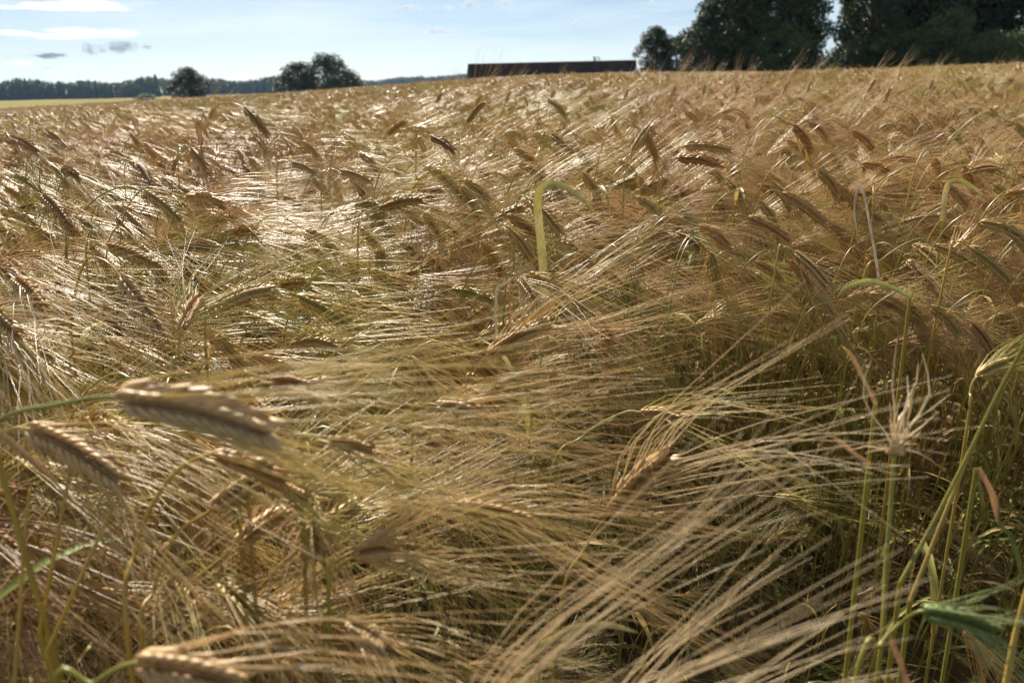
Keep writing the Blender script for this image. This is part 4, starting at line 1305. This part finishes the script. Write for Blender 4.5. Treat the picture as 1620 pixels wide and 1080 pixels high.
def build_crop():
    rng = random.Random(42)
    near = []
    pts, rots, scl, idx = [], [], [], []
    # single plants out to 6 m
    step = 0.053
    ymax = 2.1
    y = -0.35
    while y < ymax:
        dens = 1.0
        st = step / math.sqrt(dens)
        half = 0.85 + 0.78 * max(y, 0)
        x = -half - 0.35
        while x < half:
            px_, py_ = x + rng.uniform(-.5, .5) * st, y + rng.uniform(-.5, .5) * st
            x += st
            r = math.hypot(px_, py_)
            # the crop thins out at the lower right where the dark gap opens
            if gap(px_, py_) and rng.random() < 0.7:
                continue
            lod1 = True
            k = rng.randrange(N1) if lod1 else N1 + rng.randrange(N2)
            info = VAR1[k][1] if lod1 else VAR2[k - N1][1]
            s = rng.gauss(0.99, 0.055)
            if rng.random() < 0.22:
                s *= rng.uniform(0.72, 0.92)
            rz = rng.gauss(-0.12, 0.45)
            tx, ty = rng.gauss(0, .05), rng.gauss(0.02, .05)
            z = H(px_, py_)
            M = Matrix.Translation((px_, py_, z)) @ Matrix.Rotation(rz, 4, 'Z') @ Matrix.Rotation(ty, 4, 'Y') @ Matrix.Rotation(tx, 4, 'X') @ Matrix.Scale(s, 4)
            if r < 2.3:
                P = [M @ Vector(info[q]) for q in ('base', 'tip', 'aw')]
                mids = [P[0], (P[0] + P[1]) / 2, P[1], (P[1] * 2 + P[2]) / 3, (P[1] + P[2] * 2) / 3, P[2]]
                if any(gap(q.x, q.y) for q in mids):
                    if rng.random() < 0.3:
                        continue
                    s *= rng.uniform(.40, .64)
                    M = Matrix.Translation((px_, py_, z)) @ Matrix.Rotation(rz, 4, 'Z') @ Matrix.Scale(s, 4)
                    P = [M @ Vector(info[q]) for q in ('base', 'tip', 'aw')]
                    mids = P
                ok = all(depth_ok(q) for q in mids)
                if ok and any(blocks_hero(q) for q in mids):
                    ok = False
                if not ok:
                    # a shorter, later tiller fits in below
                    for f in (0.9, 0.8, 0.7, 0.6):
                        M2 = Matrix.Translation((px_, py_, z)) @ Matrix.Rotation(rz, 4, 'Z') @ Matrix.Scale(s * f, 4)
                        P = [M2 @ Vector(info[q]) for q in ('base', 'tip', 'aw')]
                        mids = [P[0], (P[0] + P[1]) / 2, P[1], (P[1] + P[2]) / 2, P[2]]
                        if all(depth_ok(q) for q in mids) and not any(blocks_hero(q) for q in mids):
                            ok, s, M = True, s * f, M2
                            break
                    if not ok:
                        continue
                q = proj((P[0] + P[1]) / 2)
                if q and 0 < q[0] < 1620 and 0 < q[1] < 1080 and True:
                    size = (P[1] - P[0]).length / q[2]
                    near.append((-size, k, M, q, info['pitch']))
                    continue
            e = M.to_euler()
            pts.append((px_, py_, z))
            rots.append(tuple(e))
            scl.append(s)
            idx.append(k)
        y += st
    near.sort(key=lambda a: a[0])
    n_single = 300 - len(HEROES) - 1
    for size, k, M, q, pitch in near[n_single:]:
        pts.append(tuple(M.translation))
        rots.append(tuple(M.to_euler()))
        scl.append(M.to_scale()[0])
        idx.append(k)
    # fine patches to 26 m, coarse patches beyond
    def ring(r0, r1, st, first, count, amax):
        y = -2.0
        while y < r1:
            x = -r1
            while x < r1:
                a, b = x + rng.uniform(-.3, .3) * st, y + rng.uniform(-.3, .3) * st
                x += st
                r = math.hypot(a, b)
                if r < r0 or r > min(r1, edge_dist(a, b) - rng.uniform(0, 1.5)) or abs(math.degrees(math.atan2(a, b))) > amax:
                    continue
                if r0 < 2 and b < 2.1 + .2 and abs(a) < 0.85 + .78 * max(b, 0) + .1:
                    continue
                pts.append((a, b, H(a, b)))
                rots.append((0, 0, rng.gauss(-0.1, .3)))
                scl.append(rng.uniform(.94, 1.06))
                idx.append(first + rng.randrange(count))
            y += st
    ring(0.7, 8.5, 0.45, IP3, 6, 62)
    ring(8.5, 26, 0.8, IP1, 4, 54)
    ring(26, 112, 2.0, IP2, 4, 48)
    scatter('barley_crop', pts, rots, scl, idx, PROTOS, kind='stuff', label='ripe golden barley crop covering the whole field behind the nearest ears', category='crop')
    # the near plants, each with its parts
    used = {}
    for size, k, M, q, pitch in near[:n_single]:
        how = 'drooping' if pitch < -40 else 'nodding' if pitch < -22 else 'level' if pitch < 8 else 'upward-tilted'
        dd = sorted(((q[0] - a) ** 2 + (q[1] - b) ** 2, a, b, l) for a, b, l in landmarks)[0]
        dx, dy = q[0] - dd[1], q[1] - dd[2]
        rel = ('right of' if dx > 0 else 'left of') if abs(dx) > abs(dy) else ('below' if dy > 0 else 'above')
        short = dd[3]
        short = short.replace('barley ', '')
        for cut in (',', ' just ', ' lying ', ' hanging ', ' at the end ', ' with awns ', ' sending', ' whose'):
            if cut in short and len(short.split(cut)[0].split()) >= 3:
                short = short.split(cut)[0]
        words = short.split()[:9]
        while words[-1] in ('a', 'the', 'of', 'on', 'to', 'and', 'with', 'in', 'at', 'by', 'from', 'its', 'up', 'low', 'green', 'mid', 'slanting', 'below', 'shade', 'end'):
            words.pop()
        lab = '%s ear %s the %s' % (how, rel, ' '.join(words))
        used.setdefault(lab, []).append((dd[0], k, M))
    nth = ['nearest', 'second nearest', 'third nearest', 'fourth nearest', 'fifth nearest', 'sixth nearest', 'seventh nearest', 'eighth nearest']
    for lab, rows in used.items():
        rows.sort(key=lambda a: a[0])
        for j, (_, k, M) in enumerate(rows):
            text = lab if len(rows) == 1 else '%s %s' % (nth[min(j, 7)], lab)
            o = obj('barley_plant', None, None, M, label=text, category='barley', group='barley plants of the near field')
            obj('stem', VAR1_ME[k]['stem'], o)
            obj('leaf', VAR1_ME[k]['leaf'], o, kind='stuff')
            e = obj('ear', VAR1_ME[k]['ear'], o, kind='stuff')
            obj('awns', VAR1_ME[k]['awns'], e, kind='stuff')
    print('crop: near candidates', len(near), 'instances', len(pts))


build_crop()


def build_litter():
    rng = random.Random(8)
    mb = MB()
    for i in range(1500):
        x, y = rng.uniform(-.5, 1.1), rng.uniform(-.1, 1.5)
        a, ln = rng.uniform(0, 6.28), rng.uniform(.04, .22)
        z = H(x, y) + rng.uniform(.002, .05)
        d = np.array([math.cos(a), math.sin(a), rng.gauss(0, .18)]) * ln
        p = np.array([x, y, z])
        if rng.random() < .5:
            tube(mb, [p, p + d * .5 + (0, 0, rng.uniform(0, .012)), p + d], .0012, 3, 0)
        else:
            blade(mb, [p, p + d * .5 + (0, 0, rng.uniform(0, .03)), p + d], [.006, .007, .001], np.array([rng.gauss(0, .4), rng.gauss(0, .4), 1.0]), 1, .5)
    obj('fallen_straw', mb.mesh('fallen_straw', [STEM, LEAF]), kind='stuff', label='withered straw and leaves littering the soil under the crop', category='straw litter')


build_litter()


# ------------------------------------------------------------------ clouds
def cloud_mat(name, seed, dens, col, aniso):
    m = bpy.data.materials.new(name)
    m.use_nodes = True
    t = NT(m.node_tree)
    t.n.clear()
    out = t.new('ShaderNodeOutputMaterial')
    tc = t.new('ShaderNodeTexCoord')
    mp = t.new('ShaderNodeMapping')
    mp.inputs['Location'].default_value = (seed * 3.7, seed * 1.3, seed * 2.1)
    mp.inputs['Scale'].default_value = (2.6, 1.0, 1.5)
    t.link(tc.outputs['Object'], mp.inputs[0])
    nz = t.new('ShaderNodeTexNoise', i_Scale=1.15, i_Detail=4.0, i_Roughness=0.6)
    t.link(mp.outputs[0], nz.inputs['Vector'])
    ln = t.new('ShaderNodeVectorMath', operation='LENGTH')
    t.link(tc.outputs['Object'], ln.inputs[0])
    r2 = t.math('MULTIPLY', ln.outputs['Value'], ln.outputs['Value'])
    d = t.math('SUBTRACT', t.math('MULTIPLY_ADD', nz.outputs['Fac'], 3.2, -1.15), r2)
    d = t.math('MULTIPLY', t.math('MULTIPLY', d, 1.0, clamp=True), dens)
    pv = t.new('ShaderNodeVolumePrincipled')
    pv.inputs['Color'].default_value = (*col, 1)
    pv.inputs['Anisotropy'].default_value = aniso
    t.link(d, pv.inputs['Density'])
    t.link(pv.outputs[0], out.inputs['Volume'])
    return m


def build_clouds():
    D = 6000.0
    V, F = [], []
    nu, nv = 16, 9
    for j in range(nv + 1):
        th = math.pi * j / nv
        for i in range(nu):
            ph = 2 * math.pi * i / nu
            V.append((math.sin(th) * math.cos(ph), math.sin(th) * math.sin(ph), math.cos(th)))
    for j in range(nv):
        for i in range(nu):
            F.append((j * nu + i, (j + 1) * nu + i, (j + 1) * nu + (i + 1) % nu, j * nu + (i + 1) % nu))
    grey = lambda k, h: cloud_mat('cloud_shaded_grey', k, 1.0 / h, (0.86, 0.91, 1.0), 0.0)  # scatter colour tinted grey-blue to stand for the clouds' shaded side
    white = lambda k, h: cloud_mat('cloud_white', k, 0.16 / h, (1.0, 1.0, 1.0), 0.62)
    for k, (px, py, wpx, hpx, kind, lab) in enumerate([
        (76, 88, 34, 5, grey, 'thin flat grey cloud, lowest left over the forest'),
        (146, 79, 26, 11, grey, 'small lumpy grey cloud, left of the pair over the forest'),
        (192, 75, 34, 10, grey, 'small lumpy grey cloud, right of the pair over the forest'),
        (232, 75, 12, 5, grey, 'tiny grey cloud wisp just right of the cloud pair'),
        (32, 100, 26, 9, white, 'small white cloud puff low over the forest at the left'),
        (80, 110, 34, 5, white, 'faint white cloud streak touching the forest top'),
        (110, 9, 130, 8, white, 'long bright white cloud streak in the upper left corner'),
        (105, 54, 130, 7, white, 'long faint white cloud band between corner streak and cloud pair'),
        (640, 13, 28, 5, grey, 'small flat grey cloud at the top, left of centre'),
        (606, 52, 18, 6, grey, 'small grey cloud above the gap between clump and barn'),
        (690, 50, 34, 5, grey, 'long thin grey cloud above the barn end'),
        (744, 6, 24, 7, grey, 'grey cloud cut by the top edge near the centre'),
        (711, 12, 8, 5, white, 'tiny white cloud puff at the top near the centre'),
        (800, 3, 20, 6, grey, 'grey cloud at the top edge right of centre'),
        (911, 38, 17, 6, grey, 'small grey cloud alone above the barn roof'),
        (1032, 2, 12, 5, grey, 'tiny grey cloud at the top edge beside the grove'),
    ]):
        mb = MB()
        mb.add(V, F)
        p = at(px, py, D)
        r = (wpx * D / F_PX * 1.15, wpx * D / F_PX * 0.8, hpx * D / F_PX * 1.25)
        obj('cloud', mb.mesh('cloud', [kind(k, r[2])]), None, Matrix.Translation(p) @ Matrix.Diagonal((*r, 1)), label=lab, category='cloud', group='small clouds low in the sky')


build_clouds()


# ------------------------------------------------------------------ air
def build_haze():
    lo, hi = (-1500, -60, -14), (1500, 1800, 45)
    mb = MB()
    box(mb, lo, hi)
    m = bpy.data.materials.new('haze')
    m.use_nodes = True
    t = NT(m.node_tree)
    t.n.clear()
    out = t.new('ShaderNodeOutputMaterial')
    pv = t.new('ShaderNodeVolumePrincipled')
    pv.inputs['Color'].default_value = (0.42, 0.66, 1.0, 1)
    pv.inputs['Density'].default_value = 0.00008
    pv.inputs['Anisotropy'].default_value = 0.3
    t.link(pv.outputs[0], out.inputs['Volume'])
    obj('haze', mb.mesh('haze', [m], False), kind='stuff', label='thin pale summer haze over the fields', category='haze')


build_haze()
